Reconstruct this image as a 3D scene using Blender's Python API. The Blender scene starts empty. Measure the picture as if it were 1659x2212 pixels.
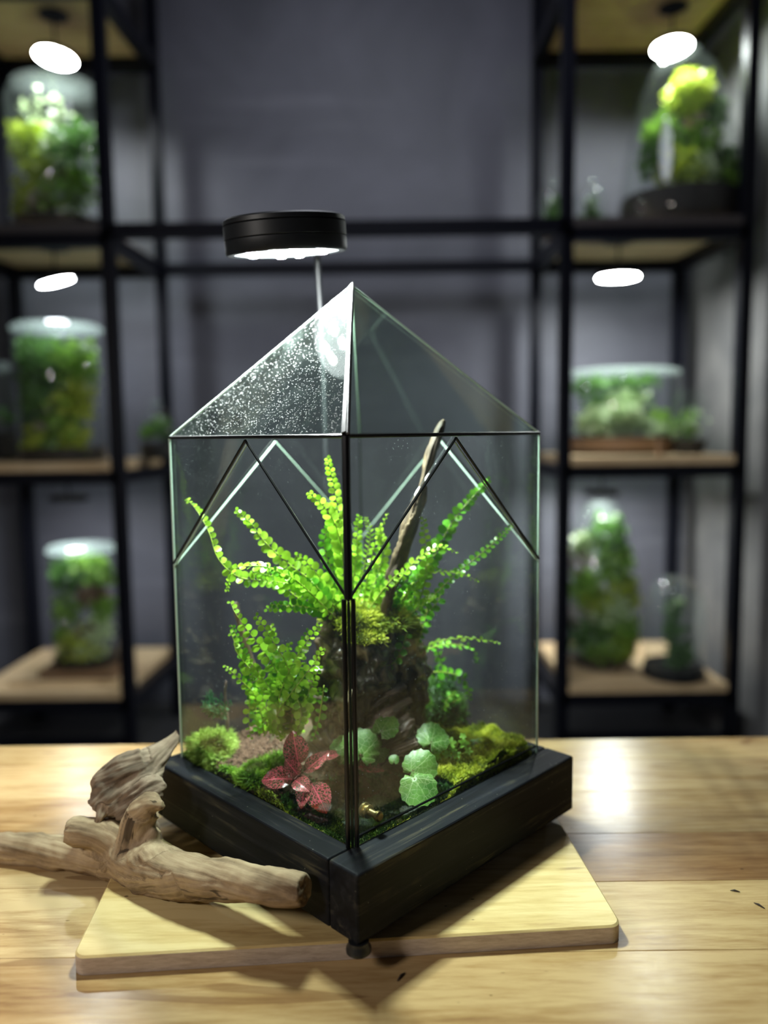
import bpy, math, random
import numpy as np
from mathutils import Vector, Matrix, noise

R = random.Random(7)
T = 0.75                      # height of the table top above the floor
C = bpy.context.scene.collection
SC = bpy.context.scene

# ------------------------------------------------------------------ camera
CAM = Vector((0, 0, 0.4121 + T))
PITCH, ROLL, FPX = 0.1001, -0.0122, 1697.87
FW = Vector((0, math.cos(PITCH), -math.sin(PITCH)))
RT0 = Vector((1, 0, 0)); UP0 = RT0.cross(FW)
RT = RT0 * math.cos(ROLL) + UP0 * math.sin(ROLL)
UP = -RT0 * math.sin(ROLL) + UP0 * math.cos(ROLL)
cd = bpy.data.cameras.new('camera'); co = bpy.data.objects.new('camera', cd); C.objects.link(co)
m = Matrix((RT, UP, -FW)).transposed().to_4x4(); m.translation = CAM
co.matrix_world = m
cd.sensor_fit = 'VERTICAL'; cd.sensor_height = 36.0; cd.sensor_width = 27.0
cd.lens = FPX / 2212 * 36.0
cd.clip_start = 0.02
cd.dof.use_dof = True; cd.dof.focus_distance = 0.67; cd.dof.aperture_fstop = 2.1
SC.camera = co

# ------------------------------------------------------------------ world, lights, exposure
w = bpy.data.worlds.new('world'); SC.world = w; w.use_nodes = True
w.node_tree.nodes['Background'].inputs[0].default_value = (0.62, 0.65, 0.75, 1)
w.node_tree.nodes['Background'].inputs[1].default_value = 0.07
SC.view_settings.view_transform = 'Standard'; SC.view_settings.look = 'None'
SC.view_settings.gamma = 1.0; SC.view_settings.use_curve_mapping = False
SC.view_settings.exposure = 0.0
MAIN_LAMP, RACK_LAMP = 6600.0, 230.0
K = 1.3                       # the shelving stands this much farther off than first measured
def zk(z): return 0.4121 + (z - 0.4121) * K
def area(name, loc, target, size, watts, col):
    l = bpy.data.lights.new(name, 'AREA'); l.energy = watts; l.color = col; l.size = size; l.shape = 'DISK'
    o = bpy.data.objects.new(name, l); C.objects.link(o); o.location = loc
    o.rotation_euler = (Vector(target) - Vector(loc)).to_track_quat('-Z', 'Y').to_euler()
    return o
area('wall_fill_light', (0.0, 2.0, T + 2.1), (0.0, 3.0, T + 0.3), 0.65, 12.0, (0.86, 0.9, 1.0))  # unseen fill light added to brighten the back wall from above
area('room_light', (-1.1, -0.15, T + 0.85), (-0.15, 0.65, T + 0.05), 0.26, 8.5, (1.0, 0.94, 0.87))
try:
    SC.cycles.transparent_max_bounces = 28; SC.cycles.max_bounces = 6
    SC.cycles.caustics_reflective = False; SC.cycles.caustics_refractive = False
    SC.cycles.sample_clamp_indirect = 4.0
    SC.cycles.use_denoising = True
except Exception: pass

# ------------------------------------------------------------------ helpers
def at(px, py, Y):
    v = RT * ((px - 829.5) / FPX) - UP * ((py - 1106) / FPX) + FW
    return CAM + v * (Y / v.y)
def up(px, py, z):
    v = RT * ((px - 829.5) / FPX) - UP * ((py - 1106) / FPX) + FW
    return CAM + v * ((z + T - CAM.z) / v.z)
def V(x, y, z): return Vector((x, y, z + T))

class NT:
    def __init__(s, name):
        s.m = bpy.data.materials.new(name); s.m.use_nodes = True
        s.t = s.m.node_tree; s.t.nodes.clear(); s.out = s.n('ShaderNodeOutputMaterial')
    def n(s, typ, **k):
        x = s.t.nodes.new(typ)
        for a, b in k.items(): setattr(x, a, b)
        return x
    def l(s, a, b): s.t.links.new(a, b)
    def set(s, node, **k):
        for a, b in k.items():
            i = node.inputs[a.replace('_', ' ')]
            if isinstance(b, bpy.types.NodeSocket): s.l(b, i)
            else: i.default_value = b
        return node
    def pos(s): return s.n('ShaderNodeNewGeometry').outputs['Position']
    def attr(s, name, out='Vector'): return s.n('ShaderNodeAttribute', attribute_name=name).outputs[out]
    def scale(s, vec, sc):
        x = s.n('ShaderNodeMapping'); s.l(vec, x.inputs['Vector']); x.inputs['Scale'].default_value = sc; return x.outputs[0]
    def noise(s, vec, sc, detail=4, rough=.55, dist=0):
        x = s.n('ShaderNodeTexNoise'); s.l(vec, x.inputs['Vector'])
        x.inputs['Scale'].default_value = sc; x.inputs['Detail'].default_value = detail
        x.inputs['Roughness'].default_value = rough; x.inputs['Distortion'].default_value = dist
        return x.outputs['Fac']
    def vor(s, vec, sc, feature='F1', out='Distance'):
        x = s.n('ShaderNodeTexVoronoi', feature=feature); s.l(vec, x.inputs['Vector']); x.inputs['Scale'].default_value = sc
        return x.outputs[out]
    def ramp(s, fac, stops, interp='LINEAR'):
        x = s.n('ShaderNodeValToRGB'); s.l(fac, x.inputs[0]); e = x.color_ramp.elements; x.color_ramp.interpolation = interp
        while len(e) < len(stops): e.new(.5)
        for i, (p, c) in enumerate(stops):
            e[i].position = p; e[i].color = (*c, 1) if not isinstance(c, (int, float)) else (c, c, c, 1)
        return x.outputs[0]
    def math(s, op, a, b=0.0, c=None):
        x = s.n('ShaderNodeMath', operation=op)
        for i, q in enumerate((a, b) if c is None else (a, b, c)):
            if isinstance(q, bpy.types.NodeSocket): s.l(q, x.inputs[i])
            else: x.inputs[i].default_value = q
        return x.outputs[0]
    def mix(s, f, a, b, mode='MIX'):
        x = s.n('ShaderNodeMix', data_type='RGBA', blend_type=mode)
        for i, q in ((0, f), (6, a), (7, b)):
            if isinstance(q, bpy.types.NodeSocket): s.l(q, x.inputs[i])
            elif i == 0: x.inputs[i].default_value = q
            else: x.inputs[i].default_value = (*q, 1)
        return x.outputs[2]
    def bump(s, h, strength=.3, dist=.002):
        x = s.n('ShaderNodeBump'); s.l(h, x.inputs['Height']); x.inputs['Strength'].default_value = strength
        x.inputs['Distance'].default_value = dist; return x.outputs[0]
    def bsdf(s, color, rough=.5, normal=None, metal=0, spec=.5, **k):
        x = s.n('ShaderNodeBsdfPrincipled')
        for nm, q in (('Base Color', color), ('Roughness', rough), ('Metallic', metal), ('Specular IOR Level', spec), *[(a.replace('_', ' '), b) for a, b in k.items()]):
            if isinstance(q, bpy.types.NodeSocket): s.l(q, x.inputs[nm])
            elif isinstance(q, (tuple, list)) and len(q) == 3: x.inputs[nm].default_value = (*q, 1)
            else: x.inputs[nm].default_value = q
        if normal is not None: s.l(normal, x.inputs['Normal'])
        return x.outputs[0]
    def fin(s, sh): s.l(sh, s.out.inputs[0]); return s.m

def plain(name, col, rough=.5, metal=0, spec=.5):
    n = NT(name); nz = n.noise(n.pos(), 60, 3)
    c = n.mix(nz, tuple(x * .8 for x in col), tuple(min(1, x * 1.2) for x in col))
    return n.fin(n.bsdf(c, rough, metal=metal, spec=spec))
def emit(name, col, strength):
    n = NT(name); e = n.n('ShaderNodeEmission'); e.inputs[0].default_value = (*col, 1); e.inputs[1].default_value = strength
    return n.fin(e.outputs[0])

def glass_mat(name, tint=(.93, .97, .955), film=.02, film_noise=.05, streak=None, drops=0.0):
    n = NT(name)
    tr = n.n('ShaderNodeBsdfTransparent'); tr.inputs[0].default_value = (*tint, 1)
    gl = n.n('ShaderNodeBsdfGlossy'); gl.inputs['Roughness'].default_value = .006
    lw = n.n('ShaderNodeLayerWeight'); lw.inputs[0].default_value = .5
    fr = n.math('MULTIPLY_ADD', n.math('POWER', lw.outputs['Facing'], 5.0), .9, .038)
    a = n.n('ShaderNodeMixShader'); n.l(fr, a.inputs[0]); n.l(tr.outputs[0], a.inputs[1]); n.l(gl.outputs[0], a.inputs[2])
    p = n.pos()
    f1 = n.noise(p, 9, 4, .6, .6)
    vec = n.scale(p, streak or (60, 60, 9))
    f2 = n.noise(vec, 1.0, 6, .65, .8)
    f = n.math('MULTIPLY', n.ramp(f1, [(.35, 0.), (.75, 1.)]), n.ramp(f2, [(.42, 0.), (.75, 1.)]))
    sp = n.vor(p, 260)
    dots = n.ramp(sp, [(.10, 1.), (.16, 0.)])
    gate = n.ramp(n.noise(p, 55, 2), [(.5, 0.), (.62, 1.)])
    fac = n.math('ADD', n.math('MULTIPLY_ADD', f, film_noise, film), n.math('MULTIPLY', n.math('MULTIPLY', dots, gate), drops))
    df = n.n('ShaderNodeBsdfDiffuse'); df.inputs[0].default_value = (.72, .85, .8, 1)
    tl = n.n('ShaderNodeBsdfTranslucent'); tl.inputs[0].default_value = (.72, .85, .8, 1)
    ds = n.n('ShaderNodeMixShader'); ds.inputs[0].default_value = .5; n.l(df.outputs[0], ds.inputs[1]); n.l(tl.outputs[0], ds.inputs[2])
    b = n.n('ShaderNodeMixShader'); n.l(fac, b.inputs[0]); n.l(a.outputs[0], b.inputs[1]); n.l(ds.outputs[0], b.inputs[2])
    return n.fin(b.outputs[0])

def wood_table(name, dark=(.23, .13, .06), mid=(.385, .26, .13), light=(.51, .38, .215), rough=.2, ax=0):
    n = NT(name); oi = n.n('ShaderNodeObjectInfo')
    p = n.pos(); off = n.n('ShaderNodeVectorMath', operation='MULTIPLY_ADD')
    n.l(oi.outputs['Color'], off.inputs[0]); off.inputs[1].default_value = (3, 3, 3); n.l(p, off.inputs[2])
    v = off.outputs[0]
    sc = (1.6, 14, 14) if ax == 0 else (14, 1.6, 14)
    big = n.noise(n.scale(v, sc), 1.3, 3, .5, 1.2)
    fine = n.noise(n.scale(v, tuple(x * 7 for x in sc)), 2.0, 5, .7, .2)
    wv = n.noise(n.scale(v, tuple(x * 1.6 for x in sc)), 2.2, 2, .4, 2.6)
    f = n.math('ADD', n.math('MULTIPLY', big, .45), n.math('ADD', n.math('MULTIPLY', fine, .36), n.math('MULTIPLY', wv, .25)))
    c = n.ramp(f, [(.34, dark), (.47, mid), (.60, light)])
    c = n.mix(1.0, c, oi.outputs['Color'], 'MULTIPLY')
    st = n.ramp(n.noise(n.scale(v, tuple(x * 3 for x in sc)), 1.0, 1, .3, 1.5), [(.69, 0.), (.73, .55)])
    c = n.mix(st, c, (.16, .07, .025))
    pk = n.ramp(n.vor(n.scale(v, (1, 2.2, 1)), 34), [(.045, 1.), (.075, 0.)])
    gate = n.ramp(n.noise(v, 9, 1), [(.52, 0.), (.56, .85)])
    c = n.mix(n.math('MULTIPLY', pk, gate), c, (.05, .025, .012))
    rg = n.ramp(n.noise(v, 25, 4, .7), [(.3, rough * .9), (.7, rough * 1.25)])
    return n.fin(n.bsdf(c, rg, n.bump(fine, .12, .0006), spec=.2))

def black_wood():
    n = NT('black_stained_wood'); p = n.pos(); rot = n.n('ShaderNodeMapping'); n.l(p, rot.inputs[0]); rot.inputs['Rotation'].default_value = (0, 0, math.radians(45))
    v = rot.outputs[0]
    oi = n.n('ShaderNodeObjectInfo')
    # grain runs along each board: object colour red picks the axis
    a = n.noise(n.scale(v, (3, 60, 60)), 1.5, 6, .7, .6); b = n.noise(n.scale(v, (60, 3, 60)), 1.5, 6, .7, .6)
    g = n.mix(oi.outputs['Color'], a, b)
    c = n.ramp(g, [(.35, (.003, .0035, .005)), (.55, (.008, .009, .013)), (.72, (.022, .024, .032))])
    rub = n.math('MULTIPLY', n.ramp(g, [(.53, 0.), (.64, 1.)]), n.ramp(n.noise(p, 22, 3), [(.45, 0.), (.62, .5)]))
    c = n.mix(rub, c, (.12, .10, .05))
    sp = n.ramp(n.vor(p, 150), [(.05, .7), (.08, 0.)])
    c = n.mix(n.math('MULTIPLY', sp, n.ramp(n.noise(p, 40, 2), [(.55, 0.), (.6, 1.)])), c, (.3, .28, .22))
    return n.fin(n.bsdf(c, .55, n.bump(g, .25, .001), spec=.14))

def leaf_mat(name, c1, c2, rough=.32, trans=.35, spec=.5):
    n = NT(name); oi = n.n('ShaderNodeObjectInfo')
    f = n.noise(n.pos(), 70, 2)
    f = n.math('ADD', n.math('MULTIPLY', oi.outputs['Random'], .5), n.math('MULTIPLY', f, .5))
    c = n.ramp(f, [(.25, c1), (.75, c2)])
    b = n.bsdf(c, rough, spec=spec)
    t = n.n('ShaderNodeBsdfTranslucent'); n.l(c, t.inputs[0])
    x = n.n('ShaderNodeMixShader'); x.inputs[0].default_value = trans; n.l(b, x.inputs[1]); n.l(t.outputs[0], x.inputs[2])
    return n.fin(x.outputs[0])
def tone_mat(name, stops, rough=.55, trans=.25):
    n = NT(name); a = n.attr('tone', 'Fac'); c = n.ramp(a, stops); b = n.bsdf(c, rough, spec=.3)
    t = n.n('ShaderNodeBsdfTranslucent'); n.l(c, t.inputs[0])
    x = n.n('ShaderNodeMixShader'); x.inputs[0].default_value = trans; n.l(b, x.inputs[1]); n.l(t.outputs[0], x.inputs[2])
    return n.fin(x.outputs[0])
def grain_mat(name, dark, mid, light, rough=.7, bump=.5, wet=0.5, fs=1.0):
    n = NT(name); g = n.attr('grain')
    a = n.noise(g, 55 * fs, 5, .65, .5); b = n.noise(g, 260 * fs, 4, .7, .3); p = n.noise(n.pos(), 22, 4, .6)
    f = n.math('ADD', n.math('MULTIPLY', a, .55), n.math('ADD', n.math('MULTIPLY', b, .2), n.math('MULTIPLY', p, .3)))
    c = n.ramp(f, [(.42, dark), (.53, mid), (.64, light)])
    cr = n.ramp(n.noise(g, 90 * fs, 3, .5, .8), [(.30, .9), (.34, 0.)])
    c = n.mix(cr, c, tuple(x * .35 for x in dark))
    return n.fin(n.bsdf(c, rough, n.bump(f, bump, .003), spec=wet))

class M:
    def __init__(s): s.v = []; s.f = []; s.mi = []; s.uv = None; s.tone = None; s.smooth = True
    def add(s, vs, fs, mi=0):
        o = len(s.v); s.v.extend([tuple(x) for x in vs]); s.f.extend([tuple(i + o for i in f) for f in fs]); s.mi.extend([mi] * len(fs))
    def box(s, a, b, mi=0):
        x0, y0, z0 = a; x1, y1, z1 = b
        s.add([(x0, y0, z0), (x1, y0, z0), (x1, y1, z0), (x0, y1, z0), (x0, y0, z1), (x1, y0, z1), (x1, y1, z1), (x0, y1, z1)],
              [(3, 2, 1, 0), (4, 5, 6, 7), (0, 1, 5, 4), (1, 2, 6, 5), (2, 3, 7, 6), (3, 0, 4, 7)], mi); return s
    def prism(s, poly, off, mi=0):
        n = len(poly); off = Vector(off); a = [Vector(p) for p in poly]
        s.add(a + [p + off for p in a], [tuple(range(n))[::-1], tuple(range(n, 2 * n))] + [(i, (i + 1) % n, n + (i + 1) % n, n + i) for i in range(n)], mi); return s
    def tube(s, pts, rad, seg=8, mi=0, cap=True, flat=1.0, ref=None):
        pts = [Vector(p) for p in pts]; n = len(pts)
        if not hasattr(rad, '__len__'): rad = [rad] * n
        vs = []; ref = Vector(ref) if ref else Vector((0, 0, 1)); prev = None
        for i, p in enumerate(pts):
            t = (pts[min(i + 1, n - 1)] - pts[max(i - 1, 0)]).normalized()
            if prev is None:
                r0 = ref if abs(t.dot(ref)) < .95 else Vector((1, 0, 0))
                a = (r0 - t * r0.dot(t)).normalized()
            else: a = (prev - t * prev.dot(t)).normalized()
            prev = a; b = t.cross(a)
            for k in range(seg):
                q = 2 * math.pi * k / seg; vs.append(p + (a * math.cos(q) * flat + b * math.sin(q)) * rad[i])
        fs = [(i * seg + k, i * seg + (k + 1) % seg, (i + 1) * seg + (k + 1) % seg, (i + 1) * seg + k) for i in range(n - 1) for k in range(seg)]
        if cap: fs += [tuple(range(seg))[::-1], tuple(range((n - 1) * seg, n * seg))]
        s.add(vs, fs, mi); return s
    def lathe(s, prof, c, axis=(0, 0, 1), seg=32, mi=0, cap0=True, cap1=True):
        ax = Vector(axis).normalized(); a = ax.orthogonal().normalized(); b = ax.cross(a); c = Vector(c); vs = []
        for r, h in prof:
            for k in range(seg):
                q = 2 * math.pi * k / seg; vs.append(c + ax * h + (a * math.cos(q) + b * math.sin(q)) * r)
        n = len(prof); fs = [(i * seg + k, i * seg + (k + 1) % seg, (i + 1) * seg + (k + 1) % seg, (i + 1) * seg + k) for i in range(n - 1) for k in range(seg)]
        if cap0: fs.append(tuple(range(seg))[::-1])
        if cap1: fs.append(tuple(range((n - 1) * seg, n * seg)))
        s.add(vs, fs, mi); return s
    def mesh(s, name, mats, origin=(0, 0, 0), smooth=True):
        me = bpy.data.meshes.new(name); o = Vector(origin)
        me.from_pydata([tuple(Vector(v) - o) for v in s.v], [], s.f)
        for mt in (mats if isinstance(mats, (list, tuple)) else [mats]): me.materials.append(mt)
        me.polygons.foreach_set('material_index', s.mi)
        if s.uv:
            u = me.uv_layers.new(name='UVMap'); li = np.zeros(len(me.loops), np.int32); me.loops.foreach_get('vertex_index', li)
            u.data.foreach_set('uv', np.array(s.uv, np.float32)[li].ravel())
        if s.tone:
            t = me.attributes.new('tone', 'FLOAT', 'POINT'); t.data.foreach_set('value', s.tone)
        me.update()
        if smooth: me.polygons.foreach_set('use_smooth', [True] * len(me.polygons))
        return me

def tag(o, label=None, cat=None, group=None, kind=None):
    for k, v in (('label', label), ('category', cat), ('group', group), ('kind', kind)):
        if v: o[k] = v
    return o
def link(name, me, parent=None, loc=(0, 0, 0)):
    o = bpy.data.objects.new(name, me); C.objects.link(o); o.location = loc
    if parent is not None: o.parent = parent
    return o
def thing(name, label, cat, loc, group=None):
    o = bpy.data.objects.new(name, None); C.objects.link(o); o.location = loc; o.empty_display_size = .01
    return tag(o, label, cat, group)
def root_loc(o):
    while o.parent: o = o.parent
    return o.location
def part(name, mb, mats, parent, smooth=False, color=None):
    me = mb.mesh(name, mats, root_loc(parent), smooth); o = link(name, me, parent)
    if smooth == 'auto': autosm(o)
    if color: o.color = (*color, 1)
    return o
def autosm(o, ang=40):
    me = o.data; me.polygons.foreach_set('use_smooth', [True] * len(me.polygons)); me.set_sharp_from_angle(angle=math.radians(ang))
def solo(name, mb, mats, loc, label, cat, group=None, kind=None, smooth=False):
    me = mb.mesh(name, mats, loc, bool(smooth)); o = link(name, me, None, loc)
    if smooth == 'auto': autosm(o)
    return tag(o, label, cat, group, kind)
def bevel(o, w=.002, seg=2):
    b = o.modifiers.new('bevel', 'BEVEL'); b.width = w; b.segments = seg; b.limit_method = 'ANGLE'; return o
def struct(name, mb, mat, smooth=False):
    o = link(name, mb.mesh(name, mat, (0, 0, 0), smooth)); o['kind'] = 'structure'; return o
def catmull(pts, per=8):
    P = [Vector(p) for p in pts]; P = [P[0] * 2 - P[1]] + P + [P[-1] * 2 - P[-2]]; out = []
    for i in range(1, len(P) - 2):
        for k in range(per):
            t = k / per; a, b, c, d = P[i - 1:i + 3]
            out.append(.5 * ((2 * b) + (c - a) * t + (2 * a - 5 * b + 4 * c - d) * t * t + (3 * b - a - 3 * c + d) * t ** 3))
    out.append(P[-2]); return out

# ------------------------------------------------------------------ the room
n = NT('slate_wall_paint'); p = n.pos()
cl = n.noise(n.scale(p, (1, 1, .8)), 2.5, 6, .6, .8); stq = n.n('ShaderNodeMapping'); n.l(p, stq.inputs[0]); stq.inputs['Rotation'].default_value = (0, math.radians(-40), 0); stq.inputs['Scale'].default_value = (.6, 1, 6)
sk = n.ramp(n.noise(stq.outputs[0], 2.2, 3, .5), [(.60, 0.), (.72, .35)])
c_ = n.ramp(cl, [(.3, (.085, .087, .11)), (.7, (.125, .127, .16))]); c_ = n.mix(sk, c_, (.19, .19, .23))
WALL = n.fin(n.bsdf(c_, .6, n.bump(cl, .2, .01)))
n = NT('grey_plaster_wall'); p = n.pos(); cl = n.noise(p, 3, 6, .6, .5)
SIDE = n.fin(n.bsdf(n.ramp(cl, [(.3, (.10, .10, .105)), (.7, (.20, .195, .19))]), .7, n.bump(cl, .2, .01)))
FLOORM = plain('dark_floor', (.03, .03, .032), .6); CEILM = plain('dark_ceiling', (.04, .04, .045), .8)
XL, XR, YB, YF, ZC = -1.45 * K, 0.985 * K, 2.56 * K, -1.6, T + zk(1.95)
struct('wall_back', M().box((XL, YB, 0), (XR, YB + .1, ZC)), WALL)
struct('wall_right', M().box((XR, YF, 0), (XR + .1, YB, ZC)), SIDE)
struct('wall_left', M().box((XL - .1, YF, 0), (XL, YB, ZC)), SIDE)
struct('floor', M().box((XL, YF, -.1), (XR, YB, 0)), FLOORM)
struct('ceiling', M().box((XL, YF, ZC), (XR, YB, ZC + .1)), CEILM)

# ------------------------------------------------------------------ work table of glued planks
TW = wood_table('lacquered_rubberwood')
tb = thing('work_table', 'glossy light wood table of glued planks under the terrarium', 'table', (0, .62, 0))
rows = [(1.02, .955), (.955, .865), (.865, .771), (.771, .684), (.684, .587), (.587, .50), (.50, .41), (.41, .32), (.32, .24)]
splits = {0: [-.2], 1: [.05], 2: [-.1, .6], 3: [-.12], 4: [.05, .5], 5: [-.5], 6: [.5], 7: [.1], 8: [-.2]}
tones = {(0, 0): (1.0, .97, .82), (0, 1): (1.0, .95, .8), (0, 2): (.78, .72, .62), (1, 0): (1.05, 1.0, .86), (1, 1): (.85, .78, .68),
         (2, 0): (.88, .76, .6), (2, 1): (.86, .8, .7), (2, 2): (.8, .7, .6), (3, 0): (1.0, .95, .85), (3, 1): (.62, .47, .36), (4, 0): (1.1, 1.06, .95), (4, 1): (.98, .9, .76), (4, 2): (.9, .85, .75),
         (5, 0): (1.05, 1.0, .88), (5, 1): (.92, .82, .68)}
for i, (y1, y0) in enumerate(rows):
    xs = [-.60] + [v for v in splits[i] if abs(v) < .55] + [.60]
    for k in range(len(xs) - 1):
        o = part('plank', M().box((xs[k] + .0002, y0 + .0002, T - .03), (xs[k + 1] - .0002, y1 - .0002, T)), TW, tb,
                 color=tones.get((i, k), (R.uniform(.85, 1.05), R.uniform(.8, .98), R.uniform(.7, .9))))
        bevel(o, .0005, 1)
DKM = plain('black_metal', (.006, .007, .011), .45, 0, .4)
for sx in (-.55, .55):
    for sy in (.30, .96): part('leg', M().box((sx - .025, sy - .025, 0), (sx + .025, sy + .025, T - .08)), DKM, tb)
for y_ in (.28, .96): part('apron', M().box((-.57, y_, T - .08), (.57, y_ + .02, T - .03)), DKM, tb)
# small splinters lying on the table
SPL = plain('bark_chip', (.03, .018, .012), .8)
for (px, py, ang, L, lab) in ((1640, 1958, -1.0, .010, 'dark bark splinter near the right edge of the table'), (1588, 1927, -.3, .008, 'thin dark sliver of wood above the bark splinter'),
                              (866, 2112, 1.0, .011, 'thin curled twig on the table in front of the black base')):
    q = up(px, py, .0); d = Vector((math.cos(ang), math.sin(ang), 0)) * L / 2
    solo('wood_splinter', M().tube([q - d + Vector((0, 0, .0008)), q + Vector((0, .001, .0012)), q + d + Vector((0, 0, .0008))], [.0003, .0009, .0003], 6), SPL, q, lab, 'splinter', smooth=True)

# ------------------------------------------------------------------ cutting board
def rounded(cx, cy, hx, hy, r, rot, seg=8):
    out = []
    for sx, sy, a0 in ((1, 1, 0), (-1, 1, 90), (-1, -1, 180), (1, -1, 270)):
        for k in range(seg + 1):
            a = math.radians(a0 + 90 * k / seg); x = sx * (hx - r) + r * math.cos(a); y = sy * (hy - r) + r * math.sin(a)
            out.append((cx + x * math.cos(rot) - y * math.sin(rot), cy + x * math.sin(rot) + y * math.cos(rot)))
    return out
BZ = .0155
BW = wood_table('board_rubberwood', (.36, .23, .10), (.56, .41, .20), (.68, .54, .30), .35)
n = NT('board_end_grain'); p = n.pos(); f = n.noise(n.scale(p, (40, 40, 260)), 1.5, 4, .7)
BE = n.fin(n.bsdf(n.ramp(f, [(.35, (.42, .33, .26)), (.65, (.58, .48, .40))]), .7, spec=.2))
rot = math.radians(3.6)
# front edge runs through the two measured corners; the far half lies behind the base
F0, F1 = up(160, 2068, BZ), up(1340, 1999, BZ)
rot = math.atan2(F1.y - F0.y, F1.x - F0.x); hx = (F1 - F0).length / 2 + .002; hy = .15
mid_ = (F0 + F1) / 2; bc = mid_ + Vector((-math.sin(rot), math.cos(rot), 0)) * hy
mb = M(); rp = rounded(bc.x, bc.y, hx, hy, .010, rot); N = len(rp)
ins = rounded(bc.x, bc.y, hx - .0015, hy - .0015, .009, rot)
vs = [(x, y, T + .0002) for x, y in rp] + [(x, y, T + BZ - .0015) for x, y in rp] + [(x, y, T + BZ) for x, y in ins]
mb.add(vs, [(i, (i + 1) % N, N + (i + 1) % N, N + i) for i in range(N)], 1)
mb.add(vs[N:], [(i, (i + 1) % N, N + (i + 1) % N, N + i) for i in range(N)] + [tuple(range(N, 2 * N))], 0)
bo = solo('cutting_board', mb, [BW, BE], (bc.x, bc.y, T), 'pale wooden board with rounded corners lying flat under the black base', 'board')
bo.color = (1.0, .97, .85, 1)

# ------------------------------------------------------------------ black wooden base
GX, GY, GH = -.0285, .785, .1838          # centre of the glass and half its diagonal
BX, BY, BH = -.0235, .7735, .2143          # base centre and half its diagonal
BB, BT = .0250, .082
BWD = black_wood()
base = thing('wooden_base', 'square black-stained wooden frame base holding the glass terrarium', 'base', V(BX, BY, BB))
def corner(k, h, z, cx=BX, cy=BY):    # 0 front 1 right 2 back 3 left
    dx, dy = ((0, -1), (1, 0), (0, 1), (-1, 0))[k]; return V(cx + dx * h, cy + dy * h, z)
GX_ = [V(GX + dx * GH, GY + dy * GH, BB) for dx, dy in ((0, -1), (1, 0), (0, 1), (-1, 0))]
OC = [corner(k, BH, BB) for k in range(4)]
def cross2(p, q, a, b):
    d1, d2 = q - p, b - a; t = ((a.x - p.x) * d2.y - (a.y - p.y) * d2.x) / (d1.x * d2.y - d1.y * d2.x); return p + d1 * t
JN = {}
for k in (0, 2):
    A, B, g0, g1 = OC[k], OC[(k + 1) % 4], GX_[k], GX_[(k + 1) % 4]
    JN[k] = (cross2(g0, g1, OC[k], OC[k - 1]), cross2(g0, g1, B, OC[(k + 2) % 4]))
    o = part('frame_board', M().prism([A, B, JN[k][1], JN[k][0]], (0, 0, BT - BB)), BWD, base, color=(1, 1, 1)); bevel(o, .0025, 3)
for k in (1, 3):
    g0, g1 = GX_[k], GX_[(k + 1) % 4]; p0 = JN[k - 1][1]; p1 = JN[(k + 1) % 4][0]; e = (p1 - p0).normalized() * .0003
    o = part('frame_board', M().prism([p0 + e, p1 - e, g1 - e, g0 + e], (0, 0, BT - BB)), BWD, base, color=(0, 0, 0)); bevel(o, .0022, 3)
part('bottom_board', M().prism([q + Vector((0, 0, .002)) for q in GX_], (0, 0, .006)), BWD, base)
RUB = plain('black_rubber', (.012, .013, .015), .35)
for k in range(4):
    q = corner(k, BH - (.007 if k == 0 else .035), BZ)
    part('rubber_foot', M().lathe([(.0075, 0), (.0098, .002), (.0098, .005), (.008, .0075), (.008, .0105)], q, seg=20), RUB, base, smooth='auto')

# ------------------------------------------------------------------ glass body and lid
GL = glass_mat('clear_pane', (.955, .975, .965), .0015, .010, None, .10)
GR = glass_mat('roof_pane', (.92, .96, .94), .0008, .005, (16, 16, 60), .05)
GRW = glass_mat('wet_roof_pane', (.90, .95, .93), .001, .05, (40, 40, 12), .06)
SIL = plain('black_silicone', (.004, .004, .005), .3)
EDG = NT('polished_glass_edge'); EDG = EDG.fin(EDG.bsdf((.55, .70, .60), .2, spec=.8))
DEDG = plain('dark_green_glass_edge', (.02, .035, .02), .25)
LED_ = NT('bright_lead_strip'); LED_ = LED_.fin(LED_.bsdf((.13, .135, .14), .6, spec=.2))
Z0, ZV, ZE, ZA = .0745, .284, .4102, .5555
def gc(k, z, h=GH): return corner(k, h, z, GX, GY)
body = thing('glass_terrarium', 'tall square clear glass terrarium body with pointed pane tops standing in the black base', 'terrarium', V(GX, GY, Z0))
lid = thing('pyramid_cover', 'pyramid-roofed clear glass lid with hanging triangular panes, topping the terrarium', 'lid', V(GX, GY, ZE))
TH = .0025
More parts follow.
